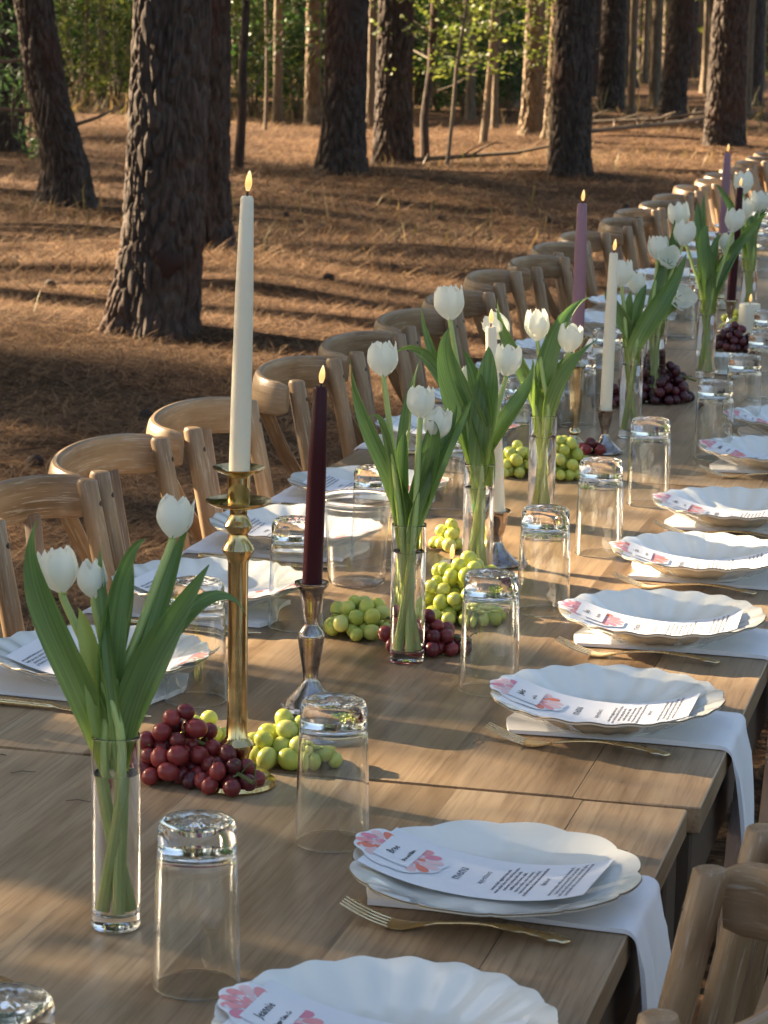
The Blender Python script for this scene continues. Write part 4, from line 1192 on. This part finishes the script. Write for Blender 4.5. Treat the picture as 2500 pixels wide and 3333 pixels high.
for y_ in (5.95, 6.5): tumbler(-0.60, y_, 'clear tumbler upside down past the pillar candle')

# ------------------------------------------------------------------ vases of tulips
def vase_meshes():
    H, ro, ri, bt = 0.174, 0.0213, 0.0198, 0.014
    mb = MB()
    mb.lathe([(0, 0.001), (0.016, 0.001), (0.0185, 0.0), (ro - 0.0004, 0.0012), (ro, 0.004), (ro, 0.008), (ro, H - 0.003), (ro, H - 0.0006), (ro - 0.0005, H), (ri + 0.0005, H), (ri, H - 0.0006), (ri, H - 0.003), (ri, bt + 0.008), (ri, bt + 0.003), (ri - 0.003, bt), (0, bt)], 40)
    v = mb.mesh('vase', M['vglass'], True, True, 40)
    mb = MB(); wl = 0.140
    mb.lathe([(0, bt - 0.0003), (ri - 0.003, bt - 0.0003), (ri + 0.0003, bt + 0.0028), (ri + 0.0003, bt + 0.01), (ri + 0.0003, wl - 0.003), (ri + 0.0003, wl), (ri - 0.0010, wl - 0.0006), (ri - 0.003, wl - 0.0009), (0, wl - 0.0009)], 40)
    return v, mb.mesh('water', M['water'], True, True, 40)
VASE, WATER = vase_meshes()
def vase(x_, y_, label):
    v = link('vase', VASE, None, (x_, y_, TZ + 0.0006)); tag(v, label, 'vase', 'glass tulip vases'); link('water', WATER, v)
    return Vector((x_, y_, TZ))

def petal_mesh(seed, Rr, H, inner, openness):
    g = random.Random(seed)
    nu, nv = 9, 10; vs, fs = [], []
    half = 0.62 if not inner else 0.56
    jag = [g.uniform(-0.055, 0.04) for _ in range(nu)]
    for j in range(nv):
        v = j / (nv - 1)
        for i in range(nu):
            u = i / (nu - 1) * 2 - 1
            wid = half * (0.45 + 0.55 * math.sin(min(1, v / 0.5) * math.pi / 2)) * 1.08
            if v > 0.62: wid *= math.sqrt(max(0, 1 - 0.80 * ((v - 0.62) / 0.38) ** 2.2))
            vv = v * (1 - 0.10 * u * u * v) + (jag[i] * 0.7 if v > 0.95 else 0)
            a = u * wid * 1.12
            rr = Rr * (0.20 + 0.80 * math.sin(min(1.0, vv / 0.50) * math.pi / 2) ** 0.8)
            if vv > 0.45: rr *= 1 + (openness - 0.30) * ((vv - 0.45) / 0.55) ** 1.4
            if inner: rr *= 0.86
            rr *= 1 + 0.05 * u * u
            vs.append((rr * math.cos(a), rr * math.sin(a), H * vv))
    for j in range(nv - 1):
        for i in range(nu - 1): fs.append((j * nu + i, j * nu + i + 1, (j + 1) * nu + i + 1, (j + 1) * nu + i))
    mb = MB(); mb.add(vs, fs); return mb.mesh('petal', M['petal'], True, False, None)
PETS = {}
def petals_for(k):
    if k not in PETS:
        o = {'shut': 0.02, 'half': 0.18, 'wide': 0.62}[k]
        PETS[k] = [petal_mesh(i * 7 + len(k), 0.0185 if k != 'shut' else 0.0168, 0.043 if k != 'wide' else 0.036, i >= 3, o - (0.1 if i >= 3 else 0)) for i in range(6)]
    return PETS[k]

def leaf_ribbon(P, W_, face, twist, cup=0.35):
    n = len(P); vs, fs, gs = [], [], []
    face = Vector(face); L = 0
    for i in range(n):
        t = i / (n - 1)
        T = (P[min(i + 1, n - 1)] - P[max(i - 1, 0)]).normalized()
        S = T.cross(face); S.normalize(); Nn = S.cross(T)
        a = twist * t; S2 = S * math.cos(a) + Nn * math.sin(a); N2 = Nn * math.cos(a) - S * math.sin(a)
        w_ = W_ / 2 * (math.sin(math.pi * (0.10 + 0.90 * t) ** 0.9) ** 0.85) if t < 1 else 0.0
        w_ = max(w_, 0.0004) * (1 + 0.05 * math.sin(9 * t + W_ * 900))
        if i: L += (P[i] - P[i - 1]).length
        for s_ in (-1, -0.5, 0, 0.5, 1):
            vs.append(P[i] + S2 * (w_ * s_) + N2 * (cup * w_ * (s_ * s_) * (1 - 0.4 * t) + 0.0012 * math.sin(14 * t + 2 * s_) * abs(s_))); gs.append((L, w_ * s_, 0))
    for i in range(n - 1):
        for j in range(4): fs.append((i * 5 + j, i * 5 + j + 1, (i + 1) * 5 + j + 1, (i + 1) * 5 + j))
    mb = MB(); mb.add(vs, fs, gs); return mb

def tulip(vp, head, kind, size, leaves, label, k, dd=0.0, face=None):
    # head and leaf tips are given as pixels; they hang in the plane of their vase, a little in front of or behind it (dd)
    dv = depth_of(vp + Vector((0, 0, 0.2)))
    e = empty('tulip', (vp.x, vp.y, TZ + 0.014)); tag(e, label, 'tulip', 'white tulips in the vases')
    org = Vector(e.location)
    ang = k * 2.3 + 0.7
    foot = org + Vector((0.009 * math.cos(ang), 0.009 * math.sin(ang), 0.002))
    rimp = Vector((vp.x, vp.y, TZ + 0.168)) + Vector((0.010 * math.cos(ang + 2.6), 0.010 * math.sin(ang + 2.6), 0))
    if head is not None:
        hp = at_depth(head[0], head[1], dv + dd)              # centre of the flower
        size *= 0.93; cupH = 0.043 * size
        dirn = Vector(face).normalized() if face is not None else ((hp - rimp).normalized() * 0.7 + Vector((0, 0, 0.6))).normalized()
        basep = hp - dirn * cupH * 0.5
        pts = smooth_path([foot, rimp, rimp.lerp(basep, 0.55) + Vector((0, 0, 0.004)), basep - dirn * 0.008, basep], 22)
        mb = MB(); mb.tube([p - org for p in pts], [0.0046 - 0.0016 * i / 21 for i in range(22)], 9, (1, 0, 0)); mb.build('stem', M['tstem'], e)
        q = dirn.to_track_quat('Z', 'Y'); ps = petals_for(kind)
        for i in range(6):
            o = link('petal', ps[i], e, basep - org); o.rotation_mode = 'QUATERNION'
            o.rotation_quaternion = q @ Matrix.Rotation((i % 3) * 2.094 + (1.047 if i >= 3 else 0) + k, 3, 'Z').to_quaternion(); o.scale = (size, size, size)
    for li, (tx, ty, Wd, bow, tw, ldd) in enumerate(leaves):
        tip = at_depth(tx, ty, dv + ldd)
        la = ang + li * 2.1
        b0 = Vector((vp.x, vp.y, TZ + 0.142 + 0.010 * (li % 3))) + Vector((0.008 * math.cos(la), 0.008 * math.sin(la), 0))
        b1 = Vector((vp.x, vp.y, TZ + 0.172)) + Vector((0.011 * math.cos(la), 0.011 * math.sin(la), 0))
        side = rt * bow[0] + Vector((0, 0, bow[1]))
        P = bez(b0, b1 + Vector((0, 0, 0.03)), b1.lerp(tip, 0.72) + side + rt * rng.uniform(-0.016, 0.016) + Vector((0, 0, 0.022)), tip, 24)
        fc = -fw + rt * rng.uniform(-.5, .5) + Vector((0, 0, rng.uniform(-.2, .4)))
        mb = leaf_ribbon([p - org for p in P], Wd * 0.82, fc, tw * 1.5, 0.75)
        link('leaf', mb.mesh('leaf', M['tleaf'], True, False, None), e)
    return e

V1 = vase(-0.752, 2.075, 'cylinder vase of tulips with broad drooping leaves')
tulip(V1, (570, 1682), 'half', 0.93, [(625, 1672, 0.025, (0.012, 0.0), 0.5, 0.03), (473, 1753, 0.030, (-0.015, 0.01), -0.3, -0.01)], 'tall white tulip in front of the chair posts in the drooping vase', 0, 0.02)
tulip(V1, (190, 1855), 'half', 0.98, [(120, 1692, 0.036, (-0.022, -0.03), 0.35, -0.03)], 'white tulip half behind a broad leaf in the drooping vase', 1, 0.015)
tulip(V1, (301, 1884), 'shut', 0.84, [(333, 1766, 0.014, (0.0, 0.02), 0.6, 0.0), (681, 1838, 0.038, (-0.01, -0.035), -0.45, -0.02), (430, 1822, 0.020, (0.01, 0.01), 0.5, 0.03)], 'small shut white tulip in the drooping vase', 2, 0.0)
tulip(V1, None, 'shut', 1, [(808, 2014, 0.030, (0.010, 0.075), 0.9, 0.02), (255, 1980, 0.026, (0.0, 0.0), 0.2, 0.0)], 'leafy tulip stalk bending over toward the brass candlestick', 3)

V2 = vase(-0.7365, 3.083, 'cylinder vase of tulips in front of red grapes')
tulip(V2, (1247, 1168), 'half', 1.08, [(1141, 1168, 0.034, (-0.03, -0.05), 0.5, 0.01), (1192, 1367, 0.030, (0.02, 0.055), 0.9, -0.02)], 'upright white tulip in the vase before red grapes', 0, -0.01)
tulip(V2, (1370, 1308), 'half', 0.98, [(1376, 1144, 0.028, (-0.02, -0.03), 0.7, 0.03), (1484, 1318, 0.018, (0.01, 0.0), 0.5, 0.0)], 'middle white tulip in the vase before red grapes', 1, -0.015)
tulip(V2, (1424, 1380), 'half', 1.0, [(1538, 1294, 0.026, (0.0, -0.035), -0.6, 0.0), (1395, 1370, 0.036, (0.03, 0.02), 0.4, -0.02), (1330, 1395, 0.022, (0.0, 0.0), 0.3, 0.01)], 'low white tulip in the vase before red grapes', 2, -0.005)

V3 = vase(-0.748, 3.545, 'cylinder vase of tulips with the widest leaves')
tulip(V3, (1463, 985), 'half', 1.22, [(1462, 1068, 0.056, (-0.045, -0.02), 0.25, -0.02), (1373, 978, 0.020, (-0.04, 0.0), 0.5, 0.04)], 'largest white tulip, standing highest of its vase', 0, 0.0)
tulip(V3, (1653, 1172), 'half', 1.1, [(1734, 1168, 0.030, (0.03, -0.03), 0.4, 0.02), (1590, 1128, 0.046, (0.02, 0.0), -0.3, -0.01), (1565, 1216, 0.040, (-0.005, 0.0), 0.2, -0.02)], 'white tulip at the right of the widest leaves', 1, 0.01)
tulip(V3, (1524, 1232), 'shut', 0.9, [(1288, 1150, 0.036, (0.02, 0.075), 0.5, 0.04), (1505, 1138, 0.030, (0.0, 0.0), 0.4, 0.02)], 'white tulip mostly hidden behind the widest leaves', 2, 0.05)

V4 = vase(-0.748, 4.02, 'cylinder vase of tulips amid a green grape pile')
tulip(V4, (1618, 1063), 'half', 1.15, [(1620, 976, 0.036, (-0.03, -0.03), 0.5, 0.01)], 'white tulip nodding behind the low ivory flame', 0, 0.03, (-0.75, 0.1, 0.7))
tulip(V4, (1748, 1057), 'shut', 1.25, [(1916, 967, 0.040, (-0.03, 0.0), 0.6, 0.0)], 'shut upright white tulip in the vase amid green grapes', 1, 0.0)
tulip(V4, (1856, 1100), 'half', 1.12, [(1946, 1103, 0.030, (-0.02, -0.03), 0.5, -0.02), (1874, 1150, 0.036, (0.0, 0.0), -0.3, 0.0), (1770, 1250, 0.024, (0, 0), 0.4, 0.02)], 'white tulip in front of the mauve taper', 2, -0.01)

V5 = vase(-0.750, 4.93, 'cylinder vase of tulips at the left of the dark grapes')
tulip(V5, (2024, 888), 'half', 1.25, [(1990, 942, 0.032, (-0.05, 0.01), 0.5, 0.0), (2055, 945, 0.026, (0.0, 0.0), 0.4, 0.0)], 'white tulip beside the slim ivory taper flame', 0)
tulip(V5, (2072, 920), 'half', 1.05, [(2103, 926, 0.032, (0.0, 0.0), 0.4, 0.02), (2235, 825, 0.046, (0.01, -0.05), -0.4, 0.0)], 'white tulip just behind the one by the ivory flame', 1, 0.04)
V6 = vase(-0.773, 5.40, 'cylinder vase of tulips behind the dark grapes')
tulip(V6, (2142, 806), 'half', 1.25, [(2170, 760, 0.03, (0.0, 0.0), 0.3, 0.02)], 'white tulip over the dark grapes with a pointed leaf', 0)
tulip(V6, (2178, 842), 'wide', 1.15, [(2160, 850, 0.04, (0.02, 0.0), 0.3, 0.0)], 'open double white tulip over the dark grapes', 1, -0.02, (0.2, -0.8, 0.6))
tulip(V6, (2217, 968), 'wide', 1.3, [(2190, 1010, 0.03, (0.01, 0.0), 0.3, 0.0)], 'fully open white tulip bowing sideways over the dark grapes', 2, -0.02, (0.55, -0.8, 0.15))
tulip(V6, (2228, 758), 'half', 1.35, [(2195, 715, 0.036, (0.02, 0.0), 0.2, 0.02)], 'white tulip standing below the highest of the dark grape vase', 3, 0.0)
V7 = vase(-0.723, 5.83, 'cylinder vase of tulips by the white pressed bowl')
tulip(V7, (2211, 700), 'half', 1.4, [(2271, 655, 0.044, (-0.02, -0.02), 0.3, 0.0), (2297, 616, 0.03, (0.0, 0.0), 0.5, 0.03)], 'white tulip leaning out of the pressed bowl vase', 0, 0.06)
tulip(V7, (2392, 716), 'half', 1.3, [(2500, 690, 0.05, (-0.03, -0.03), -0.4, 0.0), (2307, 735, 0.042, (-0.02, 0.02), 0.4, -0.02)], 'white tulip in front of the second burgundy taper', 1, -0.02)
tulip(V7, (2365, 790), 'shut', 1.1, [(2345, 760, 0.034, (0.0, 0.0), 0.3, 0.0), (2440, 740, 0.03, (0.0, 0.0), 0.3, 0.02)], 'low white tulip between leaves of the pressed bowl vase', 2, 0.02)
V8 = vase(-0.750, 6.90, 'cylinder vase of tulips behind the second burgundy taper')
tulip(V8, (2420, 596), 'half', 1.5, [(2330, 600, 0.03, (0.0, 0.03), 0.4, 0.0)], 'white tulip highest behind the second burgundy flame', 0, 0.1)
tulip(V8, (2474, 656), 'half', 1.45, [(2520, 640, 0.04, (0.0, 0.0), 0.4, 0.0)], 'white tulip rightmost behind the second burgundy taper', 1)
tulip(V8, (2427, 678), 'shut', 1.4, [(2450, 700, 0.036, (0.0, 0.0), 0.4, 0.0)], 'shut white tulip close behind the second burgundy taper', 2)

# ------------------------------------------------------------------ candlesticks and candles
def stick(prof, mat, x_, y_, label, seg=36, fn=None, drip=None, smooth=True):
    mb = MB(); mb.lathe(prof, seg, fn=fn)
    e = mb.build('candlestick', M[mat], None, (x_, y_, TZ + 0.0006), smooth=smooth, sharp=40)
    tag(e, label, 'candlestick')
    if drip:
        mb = MB(); mb.lathe(drip, 40); mb.build('drip_dish', M[mat], e, sharp=50)
    return e
def candle(x_, y_, z, r0, r1, H, mat, lean, label, fl=True, flame_h=0.021):
    e = empty('taper_candle', (x_, y_, z)); tag(e, label, 'candle')
    e.rotation_euler = (lean[1], lean[0], 0)
    mb = MB(); mb.lathe([(0, 0), (r0, 0), (r0, H * 0.02), (r0 * 0.97 + r1 * 0.03, H * 0.3), ((r0 + r1) / 2 + 0.0006, H * 0.68), (r1, H - 0.003), (r1 - 0.0015, H), (r1 * 0.35, H - 0.001), (0, H - 0.0015)], 28)
    mb.build('wax', M[mat], e, sharp=50)
    mb = MB(); mb.tube([(0, 0, H - 0.003), (0.0006, 0, H + 0.005)], 0.0011, 6, (1, 0, 0)); mb.build('wick', M['wick'], e)
    mb = MB(); fh = flame_h
    mb.lathe([(0, 0), (0.0019, 0.0006), (0.0030, fh * 0.2), (0.0036, fh * 0.38), (0.0030, fh * 0.62), (0.0016, fh * 0.85), (0.0005, fh * 0.98), (0, fh)], 16)
    mb.build('flame', M['flame'], e, (0.0006, 0, H + 0.0045), (0.03, 0.08, 0))
    return e
def lean_deg(deg):                                             # sideways tilt across the view
    a = R(deg); return (a * math.cos(YAW), -a * math.sin(YAW))

brass = [(0, 0.002), (0.030, 0.002), (0.044, 0.0), (0.0455, 0.002), (0.044, 0.006), (0.036, 0.008), (0.033, 0.013), (0.026, 0.016), (0.017, 0.020), (0.0125, 0.028), (0.0135, 0.034), (0.017, 0.040), (0.0175, 0.044), (0.013, 0.049), (0.0112, 0.052),
         (0.0105, 0.06), (0.0103, 0.14), (0.0105, 0.218), (0.0125, 0.222), (0.0155, 0.227), (0.0165, 0.231), (0.014, 0.236), (0.0105, 0.241), (0.0098, 0.247), (0.0135, 0.252), (0.0145, 0.256), (0.012, 0.260), (0.0088, 0.266), (0.009, 0.272),
         (0.0115, 0.276), (0.0118, 0.305), (0.0135, 0.308), (0.022, 0.311), (0.0265, 0.3145), (0.0268, 0.3155), (0.022, 0.3135), (0.0135, 0.311), (0.0112, 0.309), (0.0108, 0.288), (0, 0.288)]
dish = [(0.0117, 0.2765), (0.020, 0.2745), (0.030, 0.2775), (0.0335, 0.2805), (0.0337, 0.2815), (0.029, 0.2795), (0.020, 0.2770), (0.0117, 0.279)]
brass = [(r_ * (0.9 if z < 0.012 else 1), z if z < 0.06 else z + 0.018) for r_, z in brass]; dish = [(r_, z + 0.018) for r_, z in dish]
stick(brass, 'brass', -0.780, 2.518, 'tall polished brass candlestick with round drip dish among grapes', drip=dish)
candle(-0.780, 2.518, TZ + 0.3075, 0.0107, 0.0066, 0.300, 'ivory', lean_deg(1.2), 'tallest ivory taper candle in the brass candlestick')
sil_tall = [(0, 0.002), (0.022, 0.002), (0.034, 0.0), (0.0352, 0.002), (0.034, 0.005), (0.030, 0.007), (0.027, 0.012), (0.020, 0.019), (0.013, 0.026), (0.0105, 0.031), (0.0085, 0.034), (0.0095, 0.045), (0.0125, 0.062), (0.0150, 0.078), (0.0152, 0.081),
            (0.0158, 0.083), (0.0150, 0.085), (0.0135, 0.088), (0.0085, 0.094), (0.0078, 0.097), (0.009, 0.104), (0.0122, 0.122), (0.0145, 0.134), (0.0185, 0.138), (0.0198, 0.1405), (0.0195, 0.1425), (0.014, 0.142), (0.0118, 0.140), (0.0115, 0.124), (0, 0.124)]
sil_tall = [(r_, z * 1.05) for r_, z in sil_tall]
stick(sil_tall, 'silver', -0.789, 2.830, 'tarnished silver candlestick of two stacked urns holding the burgundy taper')
candle(-0.789, 2.830, TZ + 0.1310, 0.0114, 0.0080, 0.243, 'burgundy', lean_deg(1.7), 'burgundy taper candle in the stacked silver candlestick')
sil_low = [(0, 0.002), (0.022, 0.002), (0.0335, 0.0), (0.0345, 0.002), (0.0335, 0.0045), (0.029, 0.0065), (0.026, 0.010), (0.019, 0.0165), (0.0115, 0.024), (0.0075, 0.033), (0.0066, 0.036), (0.0075, 0.039), (0.0068, 0.042), (0.0095, 0.050), (0.0128, 0.064), (0.0138, 0.074),
           (0.0165, 0.0775), (0.0182, 0.0795), (0.018, 0.0815), (0.013, 0.081), (0.0112, 0.079), (0.0110, 0.066), (0, 0.066)]
stick(sil_low, 'silver', -0.749, 3.690, 'low tarnished silver candlestick behind the widest tulip leaves')
candle(-0.749, 3.690, TZ + 0.0675, 0.0108, 0.0078, 0.282, 'ivory', lean_deg(-3.6), 'ivory taper leaning away, its flame low beside a nodding tulip')
def oct_(r_, z, a):
    if 0.05 < z < 0.15: return r_ / max(0.92, math.cos((a % (math.pi / 4)) - math.pi / 8)), z
    return r_, z
gilt = [(0, 0.002), (0.028, 0.002), (0.034, 0.0), (0.035, 0.003), (0.030, 0.007), (0.020, 0.012), (0.011, 0.02), (0.008, 0.027), (0.0115, 0.031), (0.0115, 0.035), (0.0075, 0.04), (0.0078, 0.048), (0.0088, 0.055), (0.0125, 0.11), (0.0148, 0.148), (0.0155, 0.152), (0.0185, 0.156),
        (0.0150, 0.160), (0.0085, 0.165), (0.0075, 0.172), (0.010, 0.182), (0.016, 0.196), (0.022, 0.206), (0.0225, 0.209), (0.014, 0.205), (0.0115, 0.20), (0, 0.19)]
stick(gilt, 'gilt', -0.826, 4.755, 'tall faceted gilt silver candlestick with flaring cup', 32, oct_)
candle(-0.826, 4.755, TZ + 0.191, 0.0120, 0.0088, 0.262, 'mauve', lean_deg(0.3), 'mauve taper candle in the faceted gilt candlestick')
stick(sil_low, 'silver', -0.766, 4.735, 'low tarnished silver candlestick with domed foot beside the faceted one')
candle(-0.766, 4.735, TZ + 0.0675, 0.0112, 0.0078, 0.300, 'ivory', lean_deg(1.0), 'slim ivory taper candle next to the mauve taper')
stick(sil_low, 'silver', -0.775, 6.72, 'dark low silver candlestick of the second burgundy taper')
candle(-0.775, 6.72, TZ + 0.0675, 0.0118, 0.0085, 0.30, 'burgundy', lean_deg(2.2), 'second burgundy taper candle, far along the table')
stick(gilt, 'gilt', -0.865, 7.25, 'faceted gilt candlestick of the second mauve taper')
candle(-0.865, 7.25, TZ + 0.191, 0.0125, 0.0095, 0.235, 'mauve', lean_deg(0.8), 'second mauve taper candle, far along the table')
candle(-0.715, 6.62, TZ + 0.0006, 0.0275, 0.0265, 0.085, 'ivory', (0, 0), 'wide white pillar candle past the green grapes')
candle(-0.760, 3.43, TZ + 0.0006, 0.0180, 0.0175, 0.055, 'ivory', (0, 0), 'squat white votive candle lit among green grapes')
bowl = MB()
bowl.lathe([(0, 0.003), (0.018, 0.0), (0.022, 0.003), (0.016, 0.010), (0.018, 0.016), (0.030, 0.028), (0.040, 0.042), (0.041, 0.044), (0.038, 0.042), (0.028, 0.030), (0.014, 0.020), (0, 0.018)], 72, fn=lambda r_, z, a: (r_ * (1 + (0.05 * math.cos(18 * a) if z > 0.02 else 0)), z))
tag(bowl.build('bowl', M['stone'], None, (-0.690, 5.90, TZ + 0.0006), sharp=40), 'small white pressed glass bowl with fluted sides', 'bowl')
orn = MB()
orn.lathe([(0, 0.002), (0.028, 0.002), (0.036, 0.0), (0.036, 0.004), (0.020, 0.010), (0.010, 0.02), (0.008, 0.05), (0.014, 0.06), (0.010, 0.07), (0.010, 0.10), (0.02, 0.118), (0.021, 0.121), (0.012, 0.119), (0, 0.11)], 32)
tag(orn.build('candlestick', M['brass'], None, (at(-92, 3235, TZ).x, at(-92, 3235, TZ).y, TZ + 0.0006), sharp=40), 'short brass candlestick cut off beside the end tumbler', 'candlestick')

tub = MB()
H = 0.124
tub.lathe([(0, 0.004), (0.030, 0.004), (0.036, 0.0), (0.0385, 0.0015), (0.0405, 0.008), (0.0455, 0.100), (0.0475, 0.104), (0.0495, 0.110), (0.0515, 0.112), (0.053, 0.118), (0.0545, 0.119), (0.0545, 0.122), (0.053, H), (0.0515, 0.123),
           (0.0505, 0.113), (0.0485, 0.111), (0.0465, 0.105), (0.0446, 0.1005), (0.0397, 0.0088), (0.0375, 0.003), (0.035, 0.0016), (0.030, 0.0052), (0, 0.0052)], 56)
tag(tub.build('plastic_tub', M['plastic'], None, (-0.912, 3.505, TZ + 0.0006), sharp=40), 'clear empty plastic deli tub with rolled rim', 'tub')

# ------------------------------------------------------------------ grapes
gm = {}
for c in ('red', 'dark', 'green'):
    mb = MB()
    mb.lathe([(0, -1.06)] + [(math.cos(a), 1.06 * math.sin(a)) for a in np.linspace(-1.35, 1.35, 9)] + [(0.12, 1.03), (0, 1.0)], 16)
    gm[c] = mb.mesh('grape', M[c])
def bunch(cx, cy_, rx, ry, hz, n, col, r_, label, seed, rz=0.0, stalk=True):
    g = random.Random(seed)
    e = empty('grape_bunch', (cx, cy_, TZ + 0.0006), rz); tag(e, label, 'grapes', 'grape bunches between the candles')
    pts = []; tries = 0
    while len(pts) < n and tries < 60000:
        tries += 1
        a = g.random() * 6.283; q = math.sqrt(g.random())
        x_, y_ = rx * q * math.cos(a), ry * q * math.sin(a)
        top = max(r_, hz * (1 - 0.8 * q ** 2.0))
        z = r_ if g.random() < 0.4 else g.uniform(r_, max(r_ * 1.01, top))
        s_ = g.uniform(0.85, 1.1)
        if all((x_ - p[0]) ** 2 + (y_ - p[1]) ** 2 + (z - p[2]) ** 2 > (0.86 * r_ * (s_ + p[3])) ** 2 for p in pts): pts.append((x_, y_, z, s_))
    # settle: drop each grape onto what lies under it
    pts.sort(key=lambda p: p[2]); done = []
    for x_, y_, z, s_ in pts:
        best = r_ * s_
        for q in done:
            dd = (x_ - q[0]) ** 2 + (y_ - q[1]) ** 2; m_ = (0.90 * r_ * (s_ + q[3])) ** 2
            if dd < m_: best = max(best, q[2] + math.sqrt(m_ - dd))
        done.append((x_, y_, min(z, best) if best > z else best, s_))
    for x_, y_, z, s_ in done:
        o = link('grape', gm[col], e, (x_, y_, max(z, r_ * s_)), (g.uniform(-1.4, 1.4), g.uniform(-1.4, 1.4), g.random() * 6)); k = r_ * s_ * 0.98; o.scale = (k, k, k * g.uniform(1.0, 1.12))
    if stalk:
        mb = MB(); zt = hz * 0.62
        mb.tube(smooth_path([(-rx * .7, 0, zt * .5), (-rx * .2, ry * .1, zt), (rx * .4, -ry * .15, zt * .85), (rx * 1.12, -ry * .35, zt * .62)], 12), [.0018 + .0006 * i / 11 for i in range(12)], 7); 
        mb.build('stalk', M['gstem'], e)
        for j in range(7):
            t = -0.6 + j * 0.27; p0 = Vector((rx * t, 0, zt * (0.9 - 0.2 * abs(t))))
            b = MB(); d = Vector((g.uniform(-1, 1), g.uniform(-1, 0.4), g.uniform(0, 1.0))).normalized() * 0.016
            b.tube([p0, p0 + d * .6 + Vector((0, 0, .002)), p0 + d], [.0011, .0009, .0016], 5); b.build('stalk_twig', M['gstem'], e)
    return e
def tb(px, py): p = at(px, py, TZ); return p.x, p.y
bunch(*tb(596, 2530), 0.052, 0.042, 0.072, 50, 'red', 0.0101, 'red grape bunch between the first vase and the brass base', 1, 0.25)
bunch(*tb(745, 2575), 0.030, 0.026, 0.040, 18, 'red', 0.0098, 'small red grape cluster with bare stalk in front of the brass base', 9, -0.2)
bunch(*tb(945, 2480), 0.054, 0.036, 0.048, 32, 'green', 0.0105, 'green grape bunch right of the brass base', 2, 0.1, False)
bunch(*tb(672, 2428), 0.026, 0.020, 0.032, 9, 'green', 0.0103, 'few green grapes behind the red bunch at the brass base', 3, 0.0, False)
bunch(*tb(1372, 2118), 0.052, 0.036, 0.050, 34, 'red', 0.0102, 'red grape bunch behind the second tulip vase', 4, 0.1)
bunch(*tb(1175, 2066), 0.044, 0.040, 0.054, 32, 'green', 0.0102, 'green grape bunch beside the silver stacked candlestick', 5, 0.3)
bunch(*tb(1505, 2010), 0.060, 0.060, 0.092, 80, 'green', 0.0104, 'high green grape heap around the votive candle', 6, 0.0, False)
bunch(*tb(1456, 1790), 0.020, 0.022, 0.048, 12, 'green', 0.0102, 'little green grape cluster standing up behind the heap', 7, 0.0, False)
bunch(*tb(1675, 1548), 0.042, 0.038, 0.056, 34, 'green', 0.0103, 'green grape bunch left of the third vase from the drooping one', 8, 0.0, False)
bunch(*tb(1828, 1555), 0.052, 0.042, 0.072, 50, 'green', 0.0103, 'green grape bunch in front of the gilt candlestick', 10, 0.0, False)
bunch(*tb(1925, 1478), 0.024, 0.018, 0.022, 8, 'red', 0.0100, 'few red grapes at the foot of the silver candlestick', 11, 0.0, False)
bunch(*tb(2128, 1305), 0.076, 0.062, 0.120, 115, 'dark', 0.0104, 'dark purple grape bunch piled behind the tulip vase', 12, 0.2)
bunch(*tb(1995, 1325), 0.026, 0.026, 0.05, 14, 'dark', 0.0102, 'dark purple grapes showing left of the tulip vase', 13, 0.0, False)
bunch(*tb(2412, 1078), 0.056, 0.055, 0.060, 44, 'green', 0.0104, 'green grape bunch before the pillar candle', 14, 0.0, False)
bunch(*tb(2392, 1140), 0.050, 0.046, 0.065, 44, 'dark', 0.0103, 'dark red grapes above the white pressed bowl', 15, 0.0, False)

# bits fallen from the pines on the table
bit = MB(); bit.tube([(0, 0, 0.001), (0.012, 0.002, 0.0022), (0.026, -0.001, 0.0014)], [0.0006, 0.0007, 0.0004], 5); bit = bit.mesh('twig_bit', M['twig'])
for px, py in ((35, 2520), (20, 2462), (215, 2610), (1560, 2405), (2085, 2430), (1010, 2205)):
    p = at(px, py, TZ); tag(link('twig_bit', bit, None, (p.x, p.y, TZ + 0.0003), (0, 0, rng.random() * 6)), 'tiny brown twig bit fallen on the table top', 'twig', 'twig bits on the tables')
